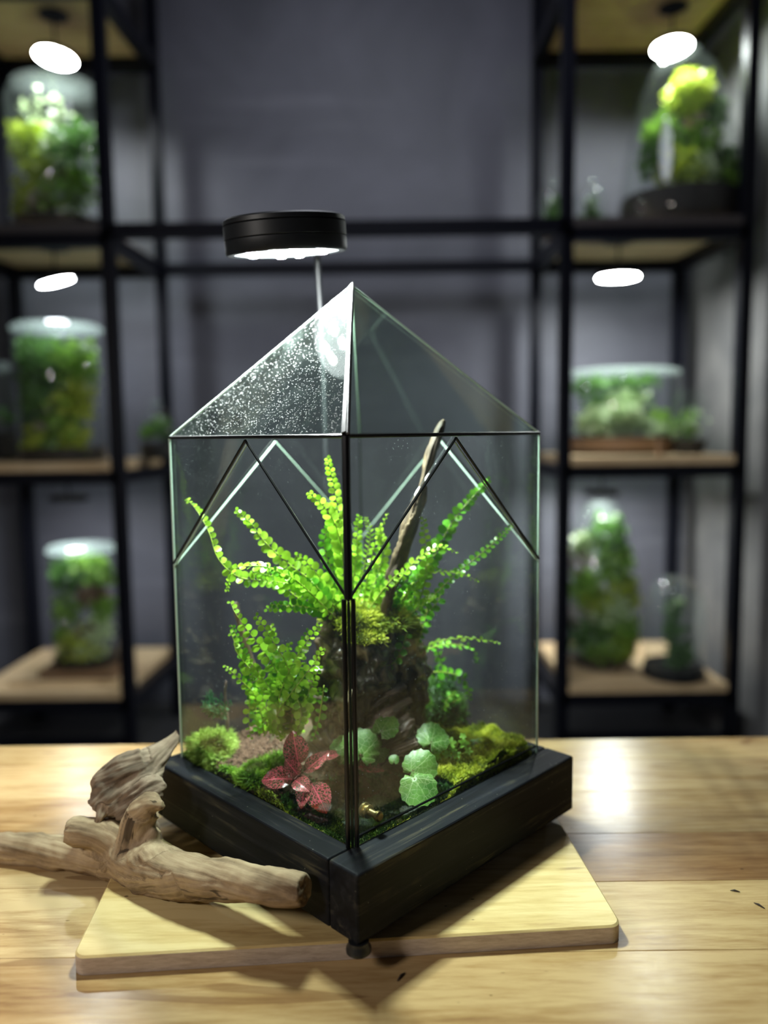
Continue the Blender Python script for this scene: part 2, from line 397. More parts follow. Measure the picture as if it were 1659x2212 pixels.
for k in range(4):
    a, b = gc(k, 0), gc((k + 1) % 4, 0); d = (b - a).normalized(); inn = Vector((-d.y, d.x, 0)); L = (b - a).length
    P = lambda u, z: Vector((a.x + d.x * u, a.y + d.y * u, z + T))
    part('wall_pane', M().prism([P(.001, Z0), P(L - .001, Z0), P(L - .001, ZV - .002), P(L / 2, ZE - .006), P(.001, ZV - .002)], inn * TH), GL, body)
    g = .0016
    part('hanging_pane', M().prism([P(.001, ZE - .001), P(.001, ZV + g), P(L / 2 - g, ZE - .001)], inn * TH), GL, lid)
    part('hanging_pane', M().prism([P(L - .001, ZE - .001), P(L / 2 + g, ZE - .001), P(L - .001, ZV + g)], inn * TH), GL, lid)
    ap = V(GX, GY, ZA)
    nrm = (gc((k + 1) % 4, ZE) - gc(k, ZE)).cross(ap - gc(k, ZE)).normalized()
    part('roof_pane', M().prism([gc(k, ZE), gc((k + 1) % 4, ZE), ap], -nrm * TH), GRW if k == 3 else GR, lid)
    # sealed joints of the lid
    part('eave_seam', M().tube([gc(k, ZE), gc((k + 1) % 4, ZE)], .0016, 8), SIL, lid, smooth='auto')
    part('corner_seam', M().tube([gc(k, ZE), gc(k, ZV)], .0033 if k == 0 else .0012, 8), SIL if k in (0, 2) else EDG, lid, smooth='auto')
    if k == 0:
        part('ridge_strip', M().tube([gc(k, ZE) + Vector((0, 0, .001)), ap], [.0038, .0024], 6), SIL, lid, smooth='auto')
        part('ridge_edge', M().tube([gc(k, ZE) + Vector((.0015, -.003, .002)), ap + Vector((.0005, -.002, .001))], [.0012, .0016], 6), LED_, lid, smooth='auto')
    else: part('ridge_strip', M().tube([gc(k, ZE), ap], .0012, 6), EDG, lid, smooth='auto')
    # the open joint between lid and body: black bead on the lid, bright ground edge on the body
    for (q0, q1) in ((P(0, ZV), P(L / 2, ZE - .003)), (P(L, ZV), P(L / 2, ZE - .003))):
        part('notch_seam', M().tube([q0 - inn * .0006, q1 - inn * .0006], .0013, 6), SIL, lid, smooth='auto')
        part('ground_edge', M().tube([q0 + Vector((0, 0, -.0024)) + inn * .001, q1 + Vector((0, 0, -.0032)) + inn * .001], .0008, 6), EDG, body, smooth='auto')
    if k in (0,):
        for s in (-1, 1):
            part('corner_bead', M().tube([gc(k, Z0) + Vector((s * .0036, s * .0002, 0)), gc(k, ZV) + Vector((s * .0036, s * .0002, 0))], .0019, 8), SIL, body, smooth='auto')
        part('glass_edge', M().tube([gc(k, Z0) + Vector((0, .0012, 0)), gc(k, ZV) + Vector((0, .0012, 0))], .0012, 6), DEDG, body, smooth='auto')
        part('base_bead', M().tube([P(.004, .0885), P(L - .002, .0885)], .0011, 6), SIL, body, smooth='auto')
        for u in (0,):
            pass
    else:
        part('corner_bead', M().tube([gc(k, Z0), gc(k, ZV)], .0011, 6), EDG, body, smooth='auto')
BRS = NT('aged_brass'); BRS = BRS.fin(BRS.bsdf((.42, .33, .14), .3, metal=1.0))
# beads of water on the left roof pane: far too many to count
nl = None
a, b, ap = gc(3, ZE), gc(0, ZE), V(GX, GY, ZA); nrm = (b - a).cross(ap - a).normalized()
n_ = NT('water_bead'); tr = n_.n('ShaderNodeBsdfTransparent'); tr.inputs[0].default_value = (.8, .84, .83, 1)
pb = n_.bsdf((.8, .85, .85), .08, spec=1.0); mx = n_.n('ShaderNodeMixShader'); mx.inputs[0].default_value = .35; n_.l(tr.outputs[0], mx.inputs[1]); n_.l(pb, mx.inputs[2]); BEAD = n_.fin(mx.outputs[0])
mb = M()
def bead(mb, c, nn, r):
    t1 = nn.orthogonal().normalized(); t2 = nn.cross(t1)
    vs = [c + (t1 * math.cos(q) + t2 * math.sin(q)) * r for q in [i * math.pi / 3 for i in range(6)]] + [c + (t1 * math.cos(q) + t2 * math.sin(q)) * r * .6 + nn * r * .45 for q in [i * math.pi / 3 + .5 for i in range(6)]] + [c + nn * r * .62]
    mb.add(vs, [(i, (i + 1) % 6, 6 + (i + 1) % 6, 6 + i) for i in range(6)] + [(6 + i, 6 + (i + 1) % 6, 12) for i in range(6)])
cnt = 0
while cnt < 2600:
    u, v = R.random(), R.random()
    if u + v > 1: continue
    wgt = 1 - abs(u - v * .2 - .55) * 1.3
    if R.random() > wgt + .15: continue
    q = a * (1 - u - v) + b * u + ap * v
    bead(mb, q + nrm * .0001, nrm, R.uniform(.0002, .00065) * (1.4 if R.random() < .08 else 1)); cnt += 1
o = part('water_beads', mb, BEAD, lid, smooth=True); o['kind'] = 'stuff'
mb = M()
for k, n2 in ((0, 260), (3, 380), (1, 120), (2, 160)):
    a2, b2 = gc(k, 0), gc((k + 1) % 4, 0); d = (b2 - a2).normalized(); out = -Vector((-d.y, d.x, 0)); L = (b2 - a2).length
    for _ in range(n2):
        u = R.random() * L; z = .10 + .17 * R.random() ** 1.2
        bead(mb, Vector((a2.x + d.x * u, a2.y + d.y * u, z + T)) + (out * .0001 if k in (0, 3) else -out * (TH + .0001)), out if k in (0, 3) else -out, R.uniform(.00015, .0005))
o = part('water_beads', mb, BEAD, body, smooth=True); o['kind'] = 'stuff'
# brass drain spout
sp = at(790, 1750, .632); oz = Vector((1, -1, -.35)).normalized()
k0 = Vector((1, -1, 0)).normalized()
mb = M().lathe([(.0055, -.003), (.0062, -.002), (.0062, .0), (.0045, .0008), (.0045, .002), (.0058, .003), (.0058, .0045), (.0032, .0052), (.0030, .013), (.0042, .0136), (.0044, .0165), (.003, .0178)], sp, k0, 24)
solo('drain_spout', mb, BRS, sp, 'small brass drain spout poking out low on the front glass of the terrarium', 'spout', smooth='auto')

# ------------------------------------------------------------------ ground inside the tank
def inside(x, y, h): return abs(x - GX) + abs(y - GY) <= h
def gh(x, y):
    d = math.hypot(x + .012, (y - .655) * 1.1)
    t = min(1, max(0, (d - .055) / .05)); t = t * t * (3 - 2 * t)
    z = .062 + .022 * t
    z += .016 * math.exp(-(((x + .10) / .06) ** 2 + ((y - .83) / .05) ** 2))
    z += .004 * math.exp(-(((x - .09) / .05) ** 2 + ((y - .79) / .05) ** 2))
    return z + .003 * noise.noise(Vector((x * 45, y * 45, 1))) + .0012 * noise.noise(Vector((x * 160, y * 160, 3)))
n = NT('wet_brown_soil'); p = n.pos(); f = n.noise(p, 260, 5, .7); f2 = n.noise(p, 30, 3)
cc = n.ramp(f, [(.35, (.035, .02, .012)), (.65, (.16, .095, .06))]); cc = n.mix(n.ramp(f2, [(.45, 0.), (.6, .6)]), cc, (.03, .05, .012))
SOIL = n.fin(n.bsdf(cc, .75, n.bump(f, .8, .003), spec=.3))
H = GH - TH * 1.5 - .004; NG = 90; mb = M(); idx = {}
for i in range(NG + 1):
    for j in range(NG + 1):
        u, v = i / NG * 2 - 1, j / NG * 2 - 1      # along the two glass directions
        x = GX + (u + v) / 2 * H; y = GY + (v - u) / 2 * H
        mb.v.append((x, y, gh(x, y) + T))
for i in range(NG):
    for j in range(NG):
        k = i * (NG + 1) + j; mb.f.append((k, k + NG + 1, k + NG + 2, k + 1)); mb.mi.append(0)
# skirt down to the tray
edge = [i * (NG + 1) for i in range(NG + 1)] + [NG * (NG + 1) + j for j in range(1, NG + 1)] + [i * (NG + 1) + NG for i in range(NG - 1, -1, -1)] + [j for j in range(NG - 1, 0, -1)]
o0 = len(mb.v); mb.v += [(mb.v[e][0], mb.v[e][1], T + .0355) for e in edge]; E_ = len(edge)
for i in range(E_): mb.f.append((edge[i], edge[(i + 1) % E_], o0 + (i + 1) % E_, o0 + i)); mb.mi.append(0)
mb.f.append(tuple(range(o0, o0 + E_))); mb.mi.append(0)
solo('soil_bed', mb, SOIL, V(GX, GY, .036), 'dark brown soil bed filling the bottom of the terrarium', 'soil', smooth=True, kind='stuff')
# clay granules
GRN = tone_mat('clay_granules', [(0, (.05, .026, .016)), (.5, (.12, .066, .042)), (1, (.21, .125, .085))], .85, 0)
mb = M(); mb.tone = []
def nugget(mb, c, r, tone=None):
    t = (1 + 5 ** .5) / 2; base_ = [(-1, t, 0), (1, t, 0), (-1, -t, 0), (1, -t, 0), (0, -1, t), (0, 1, t), (0, -1, -t), (0, 1, -t), (t, 0, -1), (t, 0, 1), (-t, 0, -1), (-t, 0, 1)]
    fs = [(0, 11, 5), (0, 5, 1), (0, 1, 7), (0, 7, 10), (0, 10, 11), (1, 5, 9), (5, 11, 4), (11, 10, 2), (10, 7, 6), (7, 1, 8), (3, 9, 4), (3, 4, 2), (3, 2, 6), (3, 6, 8), (3, 8, 9), (4, 9, 5), (2, 4, 11), (6, 2, 10), (8, 6, 7), (9, 8, 1)]
    mb.add([Vector(c) + Vector(b) * r / 1.9 * R.uniform(.75, 1.15) for b in base_], fs)
    if tone is not None: mb.tone += [tone] * 12
cnt = 0
while cnt < 2600:
    a_ = R.random()
    if a_ < .7: q = up(R.gauss(545, 30), R.gauss(1625, 38), .09)
    elif a_ < .85: q = up(R.uniform(395, 480), R.uniform(1640, 1690), .085)
    else: q = up(R.uniform(520, 760), R.uniform(1600, 1790), .085)
    if not inside(q.x, q.y, H - .003): continue
    z = gh(q.x, q.y)
    if z < .078: continue
    nugget(mb, (q.x, q.y, z + T + R.uniform(0, .0015)), R.uniform(.0008, .0019), R.random()); cnt += 1
solo('clay_granules', mb, GRN, up(545, 1625, .09), 'loose reddish brown clay granules on the slope left of the ferns', 'gravel', kind='stuff')

# ------------------------------------------------------------------ moss
MOSSL = tone_mat('fresh_moss', [(0, (.08, .16, .015)), (.5, (.28, .44, .06)), (1, (.50, .66, .16))])
MOSSY = tone_mat('yellow_moss', [(0, (.08, .13, .008)), (.5, (.38, .46, .025)), (1, (.68, .70, .09))])
MOSSD = tone_mat('dark_moss', [(0, (.008, .03, .004)), (.6, (.03, .10, .012)), (1, (.10, .22, .03))])
MOSSB = tone_mat('green_moss', [(0, (.05, .12, .01)), (.5, (.20, .40, .03)), (1, (.42, .62, .07))])
def clampin(q, mrg=.004):
    d = abs(q.x - GX) + abs(q.y - GY); lim = GH - TH * 1.5 - mrg
    if d > lim:
        f = lim / d; return Vector((GX + (q.x - GX) * f, GY + (q.y - GY) * f, q.z))
    return q
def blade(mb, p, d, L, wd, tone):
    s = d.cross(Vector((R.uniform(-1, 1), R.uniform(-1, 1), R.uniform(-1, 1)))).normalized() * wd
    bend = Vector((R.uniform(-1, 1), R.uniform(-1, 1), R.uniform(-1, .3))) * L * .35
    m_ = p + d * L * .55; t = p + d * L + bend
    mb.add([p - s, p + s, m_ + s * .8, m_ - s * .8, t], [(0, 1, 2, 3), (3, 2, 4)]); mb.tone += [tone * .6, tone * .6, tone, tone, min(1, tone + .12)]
def mound(mb, c, rx, ry, rz, nblades, L, wd=.0006, zc=None, seed=0):
    c = Vector(c); nu, nv = 22, 9; vs = []
    def surf(th_, ph):
        n_ = Vector((math.cos(th_) * math.cos(ph), math.sin(th_) * math.cos(ph), math.sin(ph)))
        k = 1 + .16 * noise.noise(n_ * 1.9 + Vector((seed, 0, 0))) + .08 * noise.noise(n_ * 6 + Vector((seed, 5, 0)))
        return clampin(c + Vector((n_.x * rx * k, n_.y * ry * k, n_.z * rz * k)), .004), n_
    for j in range(nv + 1):
        for i in range(nu): vs.append(surf(2 * math.pi * i / nu, -.3 + (math.pi / 2 + .3) * j / nv)[0])
    mb.add(vs, [(j * nu + i, j * nu + (i + 1) % nu, (j + 1) * nu + (i + 1) % nu, (j + 1) * nu + i) for j in range(nv) for i in range(nu)])
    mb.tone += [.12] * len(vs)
    for _ in range(nblades):
        ph = math.asin(R.uniform(-.15, 1)); th_ = R.uniform(0, 2 * math.pi); q, n_ = surf(th_, ph)
        d = (n_ + Vector((R.gauss(0, .45), R.gauss(0, .45), R.gauss(.15, .35)))).normalized()
        tn = .5 + .8 * noise.noise(q * 90) + R.uniform(-.22, .22)
        if not inside(q.x, q.y, H + .003): continue
        blade(mb, q - n_ * .001, d, L * R.uniform(.5, 1.3), wd, min(1, max(0, tn)))
def moss_thing(name, label, mat, items, L=.005, wd=.0006, kind=None, cat='moss'):
    mb = M(); mb.tone = []
    for i, (c, rx, ry, rz, nb) in enumerate(items): mound(mb, c, rx, ry, rz, nb, L, wd, seed=i * 3.1)
    return solo(name, mb, mat, items[0][0], label, cat, kind=kind)
def G(px, py, dz=0):
    q = up(px, py, .086); q = up(px, py, gh(q.x, q.y)); return Vector((q.x, q.y, gh(q.x, q.y) + T + dz))
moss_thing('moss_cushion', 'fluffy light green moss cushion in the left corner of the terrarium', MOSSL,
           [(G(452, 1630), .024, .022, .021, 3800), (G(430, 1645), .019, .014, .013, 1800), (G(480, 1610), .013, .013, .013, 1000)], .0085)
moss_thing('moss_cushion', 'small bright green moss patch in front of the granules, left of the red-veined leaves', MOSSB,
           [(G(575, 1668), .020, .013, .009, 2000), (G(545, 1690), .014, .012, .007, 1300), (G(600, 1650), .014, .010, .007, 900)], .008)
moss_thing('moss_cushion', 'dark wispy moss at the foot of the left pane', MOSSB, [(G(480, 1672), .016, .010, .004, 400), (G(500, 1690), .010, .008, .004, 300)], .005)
mb = M(); mb.tone = []
for _ in range(7000):
    k = R.choice((0, 0, 3)); a_, b_ = gc(k, 0), gc((k + 1) % 4, 0); d = (b_ - a_).normalized(); out = -Vector((-d.y, d.x, 0)); u = R.random()
    q = a_.lerp(b_, .02 + .96 * u) - out * (TH + R.uniform(.0015, .004)); zt_ = gh(q.x, q.y) + .002; z = R.uniform(.076, zt_ + .002)
    if zt_ < .078 and R.random() < .6: continue
    if k == 3 and q.x < -.12 and R.random() < .8: continue
    dd = (d * R.gauss(0, 1) + Vector((0, 0, 1)) * R.gauss(.5, .8) + out * .05).normalized()
    blade(mb, Vector((q.x, q.y, z + T)), dd, .004 * R.uniform(.5, 1.2), .0005, min(1, max(0, (.35 + .5 * (q.x + .02) / .17 if k == 0 else .2) + R.uniform(-.25, .25))))
solo('edge_moss', mb, MOSSY, V(.06, .69, .08), 'thin band of mossy growth pressed against the foot of the front panes', 'moss', kind='stuff')
# stump-top moss is built after the stump; carpets of moss on the ground
def carpet(name, label, mat, test, n_, L, wd=.0005, bumpy=.006, tones=(.5, .9), kind='stuff'):
    mb = M(); mb.tone = []; c = 0; tries = 0
    # cushion surface
    NG2 = 70; ids = {}
    hf = lambda x, y: gh(x, y) + .001 + bumpy * max(0, .35 + noise.noise(Vector((x * 48, y * 48, 9))) + .4 * noise.noise(Vector((x * 130, y * 130, 2))))
    for i in range(NG2 + 1):
        for j in range(NG2 + 1):
            u, v = i / NG2 * 2 - 1, j / NG2 * 2 - 1; x = GX + (u + v) / 2 * (H - .001); y = GY + (v - u) / 2 * (H - .001)
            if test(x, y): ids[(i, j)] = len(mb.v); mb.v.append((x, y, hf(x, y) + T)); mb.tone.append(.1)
    for (i, j) in list(ids):
        q = [(i, j), (i + 1, j), (i + 1, j + 1), (i, j + 1)]
        if all(a in ids for a in q): mb.f.append(tuple(ids[a] for a in q)); mb.mi.append(0)
    while c < n_ and tries < n_ * 12:
        tries += 1; u, v = R.uniform(-1, 1), R.uniform(-1, 1); x = GX + (u + v) / 2 * (H - .002); y = GY + (v - u) / 2 * (H - .002)
        if not test(x, y): continue
        z = hf(x, y)
        d = Vector((R.gauss(0, .5), R.gauss(0, .5), 1)).normalized(); tn = tones[0] + tones[1] * noise.noise(Vector((x * 60, y * 60, 0))) + R.uniform(-.2, .2)
        blade(mb, V(x, y, z - .0008), d, L * R.uniform(.5, 1.3), wd, min(1, max(0, tn))); c += 1
    return solo(name, mb, mat, V(*[(0.1, .78), (-.03, .66)][0 if 'right' in label else 1], .085), label, 'moss', kind=kind)
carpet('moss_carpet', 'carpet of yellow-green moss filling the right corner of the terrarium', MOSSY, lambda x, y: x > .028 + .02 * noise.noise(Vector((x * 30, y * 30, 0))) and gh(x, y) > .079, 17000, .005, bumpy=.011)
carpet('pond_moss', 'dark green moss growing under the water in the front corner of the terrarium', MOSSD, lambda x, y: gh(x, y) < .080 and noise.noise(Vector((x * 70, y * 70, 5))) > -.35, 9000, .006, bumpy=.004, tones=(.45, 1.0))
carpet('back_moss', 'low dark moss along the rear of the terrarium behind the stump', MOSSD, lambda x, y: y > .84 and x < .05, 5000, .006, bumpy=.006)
moss_thing('moss_bush', 'dense dark green bushy moss behind the stump on its right', MOSSD,
           [(at(945, 1530, .86), .034, .03, .026, 3200), (at(910, 1510, .87), .022, .02, .024, 1400), (at(990, 1550, .86), .014, .014, .012, 700)], .009, .0005)
n = NT('pond_water'); tr = n.n('ShaderNodeBsdfTransparent'); tr.inputs[0].default_value = (.62, .50, .30, 1)
gl = n.n('ShaderNodeBsdfGlossy'); gl.inputs['Roughness'].default_value = .03; gl.inputs[0].default_value = (1, 1, 1, 1)
lw = n.n('ShaderNodeLayerWeight'); lw.inputs[0].default_value = .5
fr = n.math('MULTIPLY_ADD', n.math('POWER', lw.outputs['Facing'], 5.0), .95, .03)
mx = n.n('ShaderNodeMixShader'); n.l(fr, mx.inputs[0]); n.l(tr.outputs[0], mx.inputs[1]); n.l(gl.outputs[0], mx.inputs[2]); WATER = n.fin(mx.outputs[0])
mb = M(); WL = .0815; g2 = 40; ids = {}
for i in range(g2 + 1):
    for j in range(g2 + 1):
        u, v = i / g2 * 2 - 1, j / g2 * 2 - 1; x = GX + (u + v) / 2 * (H - .0004); y = GY + (v - u) / 2 * (H - .0004)
        if gh(x, y) < WL + .003 and y < .78: ids[(i, j)] = len(mb.v); mb.v.append((x, y, WL + T))
for (i, j) in list(ids):
    q = [(i, j), (i + 1, j), (i + 1, j + 1), (i, j + 1)]
    if all(a in ids for a in q): mb.f.append(tuple(ids[a] for a in q)); mb.mi.append(0)
solo('pond_water', mb, WATER, V(-.012, .66, WL), 'shallow pool of brownish water in the front corner of the terrarium', 'water', kind='stuff')

# ------------------------------------------------------------------ driftwood and stump (merged by voxel remesh, then carved)
def woody(name, paths, mats, voxel, label=None, cat=None, amp=.0015, ridge=1.0, gs=.16, parent=None, lump=.0, k_att=None, coarse=1.0):
    mb = M(); samples = []; tang = []; slen = []; pid = []
    for pi, (pts, rad, flat, ref) in enumerate(paths):
        cp = catmull(pts, 6); rr = catmull([(r, 0, 0) for r in rad], 6); rr = [max(.0004, r.x) for r in rr]
        # rounded ends
        mb.tube(cp, rr, 20, flat=flat, ref=ref)
        s = 0
        for i, p in enumerate(cp):
            if i: s += (p - cp[i - 1]).length
            t = (cp[min(i + 1, len(cp) - 1)] - cp[max(i - 1, 0)]).normalized()
            samples.append(p); tang.append(t); slen.append(s + pi * .37); pid.append(pi)
    me0 = mb.mesh(name + '_raw', mats, (0, 0, 0)); ob = bpy.data.objects.new(name + '_raw', me0); C.objects.link(ob)
    r_ = ob.modifiers.new('r', 'REMESH'); r_.mode = 'VOXEL'; r_.voxel_size = voxel
    sm = ob.modifiers.new('s', 'SMOOTH'); sm.iterations = 3; sm.factor = .5
    dg = bpy.context.evaluated_depsgraph_get(); me = bpy.data.meshes.new_from_object(ob.evaluated_get(dg)); me.name = name
    bpy.data.objects.remove(ob); bpy.data.meshes.remove(me0)
    nv = len(me.vertices); co_ = np.zeros(nv * 3, np.float32); me.vertices.foreach_get('co', co_); co_ = co_.reshape(-1, 3)
    no = np.zeros(nv * 3, np.float32); me.vertices.foreach_get('normal', no); no = no.reshape(-1, 3)
    S = np.array([tuple(p) for p in samples]); TT = np.array([tuple(t) for t in tang]); SL = np.array(slen)
    near = np.zeros(nv, int)
    for i0 in range(0, nv, 4000):
        d = ((co_[i0:i0 + 4000, None, :] - S[None]) ** 2).sum(2); near[i0:i0 + 4000] = d.argmin(1)
    rel = co_ - S[near]; tt = TT[near]; al = (rel * tt).sum(1); perp = rel - tt * al[:, None]
    g = perp.copy(); s_ = SL[near] + al
    e = np.array([.577, .577, .577]); g = perp + (s_ * gs)[:, None] * e[None] + 0
    out = co_.copy()
    for i in range(nv):
        q = Vector(g[i]); x = noise.noise(q * 150 * coarse) ; y = noise.noise(q * 420 * coarse); z = noise.noise(Vector(co_[i]) * 45)
        z2 = noise.noise(Vector(co_[i]) * 110 + Vector((3, 1, 4)))
        dsp = -ridge * amp * (1 - abs(x) * 2.2) + amp * .4 * y + lump * (z + .45 * z2)
        out[i] += no[i] * dsp
    me.vertices.foreach_set('co', out.ravel()); 
    at_ = me.attributes.new('grain', 'FLOAT_VECTOR', 'POINT'); at_.data.foreach_set('vector', g.astype(np.float32).ravel())
    org = Vector(root_loc(parent)) if parent is not None else Vector((float(out[:, 0].mean()), float(out[:, 1].mean()), float(out[:, 2].min())))
    me.transform(Matrix.Translation(-org)); me.polygons.foreach_set('use_smooth', [True] * len(me.polygons))
    if not me.materials: me.materials.append(mats)
    me.update()
    if parent is not None: return link(name, me, parent)
    return tag(link(name, me, None, org), label, cat)
DRIFT = grain_mat('weathered_driftwood', (.15, .10, .06), (.34, .24, .145), (.50, .38, .24), .8, .4, .25)
DRIFT2 = grain_mat('grey_brown_driftwood', (.10, .072, .05), (.26, .19, .135), (.42, .33, .24), .8, .7, .25)
W = lambda px, r, Y: r * Y / FPX
def pt(lst): return [at(x, y, Y) for x, y, Y, r in lst], [r * Y / FPX for x, y, Y, r in lst]
def path(lst, flat=1.0, ref=None):
    a_, b_ = pt(lst); return (a_, b_, flat, ref)
woody('driftwood_branch', [
    path([(-60, 1822, .745, 27), (0, 1832, .738, 34), (90, 1838, .73, 38), (180, 1845, .715, 42), (260, 1852, .695, 55), (330, 1876, .662, 58), (400, 1893, .638, 52), (480, 1900, .618, 47), (560, 1910, .60, 44), (625, 1918, .588, 42), (660, 1922, .582, 37)]),
    path([(143, 1797, .695, 26), (165, 1797, .695, 34), (220, 1803, .695, 38), (290, 1838, .69, 44), (330, 1870, .67, 40)]),
    path([(335, 1738, .682, 20), (328, 1738, .682, 31), (305, 1757, .682, 36), (297, 1800, .682, 41), (300, 1850, .68, 48)]),
    path([(352, 1740, .674, 10), (330, 1736, .678, 22), (310, 1745, .68, 26)]),
    path([(340, 1790, .675, 12), (325, 1830, .67, 24), (350, 1860, .66, 28)]),
    path([(395, 1905, .635, 30), (300, 1905, .668, 27), (260, 1880, .69, 22)]),
    path([(262, 1870, .69, 24), (256, 1880, .70, 18), (258, 1888, .70, 12)]),
], DRIFT, .0016, 'smooth tan driftwood branch with blunt stubs lying on the table against the base', 'driftwood', amp=.0010, lump=.0024)
woody('driftwood_slab', [
    path([(205, 1752, .70, 26), (235, 1725, .705, 46), (275, 1690, .712, 58), (320, 1655, .722, 46), (352, 1620, .735, 24), (376, 1592, .745, 14), (384, 1576, .75, 5)], .38, (0, -1, .5)),
    path([(250, 1760, .698, 14), (300, 1725, .70, 40), (335, 1700, .705, 34), (358, 1690, .708, 14)], .42, (0, -1, .5)),
    path([(200, 1700, .71, 12), (215, 1690, .708, 26), (260, 1665, .712, 34), (310, 1640, .72, 30)], .42, (0, -1, .5)),
    path([(222, 1745, .70, 14), (214, 1772, .692, 10), (208, 1800, .69, 8)]),
    ([at(255, 1720, .712), V(-.262, .742, .05), V(-.258, .748, .004)], [.012, .011, .009], 1.0, None),
    path([(315, 1745, .71, 14), (335, 1790, .715, 10), (340, 1830, .72, 7)]),
], DRIFT2, .0014, 'flat gnarled greyish driftwood slab leaning on the left corner of the base', 'driftwood', amp=.0012, lump=.0030)

BARK = grain_mat('dark_wet_bark', (.010, .007, .005), (.13, .095, .055), (.50, .39, .22), .32, 1.0, .7, .5)
SLAB = grain_mat('red_brown_slab', (.025, .016, .012), (.15, .10, .08), (.38, .29, .24), .5, .8, .5)
STK = grain_mat('brown_stick_wood', (.012, .008, .005), (.085, .055, .03), (.45, .33, .19), .7, 1.0, .4, .45)
STPX = 760
woody('tree_stump', [
    path([(712, 1640, .765, 44), (705, 1560, .765, 45), (712, 1480, .763, 40), (722, 1410, .762, 30), (716, 1365, .76, 20), (706, 1335, .758, 12), (704, 1326, .758, 5)]),
    path([(770, 1560, .78, 40), (780, 1500, .775, 58), (790, 1440, .772, 66), (800, 1395, .775, 66), (806, 1365, .78, 50)]),
    path([(745, 1640, .775, 40), (750, 1560, .77, 46), (755, 1480, .765, 52), (760, 1420, .768, 56), (760, 1375, .775, 40)]),
    path([(690, 1580, .758, 26), (683, 1510, .758, 20), (690, 1440, .76, 14), (702, 1400, .76, 10)]),
    path([(900, 1640, .80, 38), (893, 1580, .80, 36), (885, 1520, .80, 34), (892, 1460, .80, 32), (893, 1400, .80, 28), (880, 1350, .80, 26)]),
    path([(860, 1440, .79, 18), (900, 1440, .795, 24), (914, 1470, .795, 18), (912, 1510, .795, 12), (900, 1545, .80, 18)]),
    path([(700, 1440, .755, 18), (735, 1470, .745, 22), (760, 1520, .745, 30), (745, 1570, .75, 26)]),
    path([(830, 1640, .82, 50), (820, 1540, .82, 50), (820, 1440, .82, 50), (820, 1360, .82, 44)]),
], BARK, .0016, 'dark wet gnarled stump with a mossy top in the middle of the terrarium', 'stump', amp=.0034, lump=.0135, coarse=.4, gs=.5)
woody('bark_slab', [path([(745, 1610, .752, 12), (790, 1575, .752, 22), (840, 1540, .756, 24), (885, 1515, .77, 18)], .6),
                    path([(770, 1560, .757, 10), (820, 1515, .757, 18), (870, 1480, .77, 16)], .6)], SLAB, .0014, 'dark ridged bark slab jutting diagonally from the front of the stump', 'bark', amp=.002, lump=.002)
woody('bark_slab', [path([(770, 1650, .742, 10), (815, 1615, .742, 24), (865, 1580, .746, 26), (895, 1555, .755, 14)], .6),
                    path([(800, 1660, .736, 8), (850, 1625, .738, 22), (900, 1600, .745, 18)], .6),
                    path([(770, 1600, .75, 9), (830, 1580, .745, 18), (885, 1540, .758, 12)], .6)], SLAB, .0014, 'paler red-brown bark slab at the foot of the stump behind the round leaves', 'bark', amp=.002, lump=.002)
woody('driftwood_stick', [path([(832, 1345, .775, 26), (840, 1285, .775, 24), (858, 1210, .778, 26), (885, 1130, .782, 27), (908, 1060, .787, 22), (930, 980, .792, 20), (950, 930, .796, 17), (962, 906, .798, 8)], .6, (1, 0, 0)),
                          path([(845, 1250, .776, 8), (875, 1180, .776, 12), (905, 1110, .782, 10), (920, 1050, .786, 7)])],
      STK, .0009, 'tall fissured brown driftwood stick rising from the stump past the eave', 'driftwood', amp=.0026, lump=.0018, coarse=.7)
woody('driftwood_stick', [path([(575, 1590, .81, 11), (556, 1470, .812, 9), (530, 1390, .815, 8), (514, 1330, .817, 9), (508, 1300, .818, 6)])], BARK, .0011,
      'thin dark stick standing upright behind the left ferns', 'driftwood', amp=.001, lump=.001)
woody('red_brown_stem', [path([(492, 1585, .79, 5), (490, 1545, .79, 5), (486, 1500, .79, 4), (489, 1470, .79, 2)])], SLAB, .0007, 'thin red-brown upright stem beside the left moss cushion', 'stem', amp=.0004, lump=.0005)

mt = []
for (px, py, Y, rx, rz, nb) in ((770, 1345, .772, .030, .014, 2600), (830, 1345, .785, .030, .016, 2800), (872, 1365, .79, .016, .017, 1500), (735, 1335, .775, .018, .010, 1200), (800, 1320, .80, .028, .012, 1500), (790, 1380, .752, .018, .009, 900)):
    mt.append((at(px, py, Y), rx, rx * .8, rz, nb))
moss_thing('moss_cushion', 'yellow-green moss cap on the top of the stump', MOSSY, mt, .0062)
# grassy tufts
def tuft(label, c, n_, L, spread, mat):
    mb = M(); mb.tone = []
    for _ in range(n_):
        d = Vector((R.gauss(0, spread), R.gauss(0, spread), 1)).normalized(); p0 = Vector(c) + Vector((R.gauss(0, .003), R.gauss(0, .003), 0))
        l = L * R.uniform(.5, 1.1); s = d.cross(Vector((R.uniform(-1, 1), R.uniform(-1, 1), 0))).normalized() * .00045
        side = Vector((d.x, d.y, 0)); pts = [p0 + d * l * t + side * l * .45 * t * t - Vector((0, 0, 1)) * l * .35 * t * t for t in (0, .33, .66, 1)]
        vs = []
        for i, q in enumerate(pts[:3]): vs += [q - s * (1 - i * .2), q + s * (1 - i * .2)]
        vs.append(pts[3]); mb.add(vs, [(0, 1, 3, 2), (2, 3, 5, 4), (4, 5, 6)]); mb.tone += [R.uniform(.4, 1)] * 7
    return solo('grass_tuft', mb, mat, c, label, 'grass')
tuft('pale green tuft of fine curving blades on the right of the stump-top moss', at(858, 1355, .775), 170, .034, .6, MOSSL)
tuft('small spiky grass tuft behind the red-veined leaves', G(690, 1610), 60, .022, .7, MOSSL)

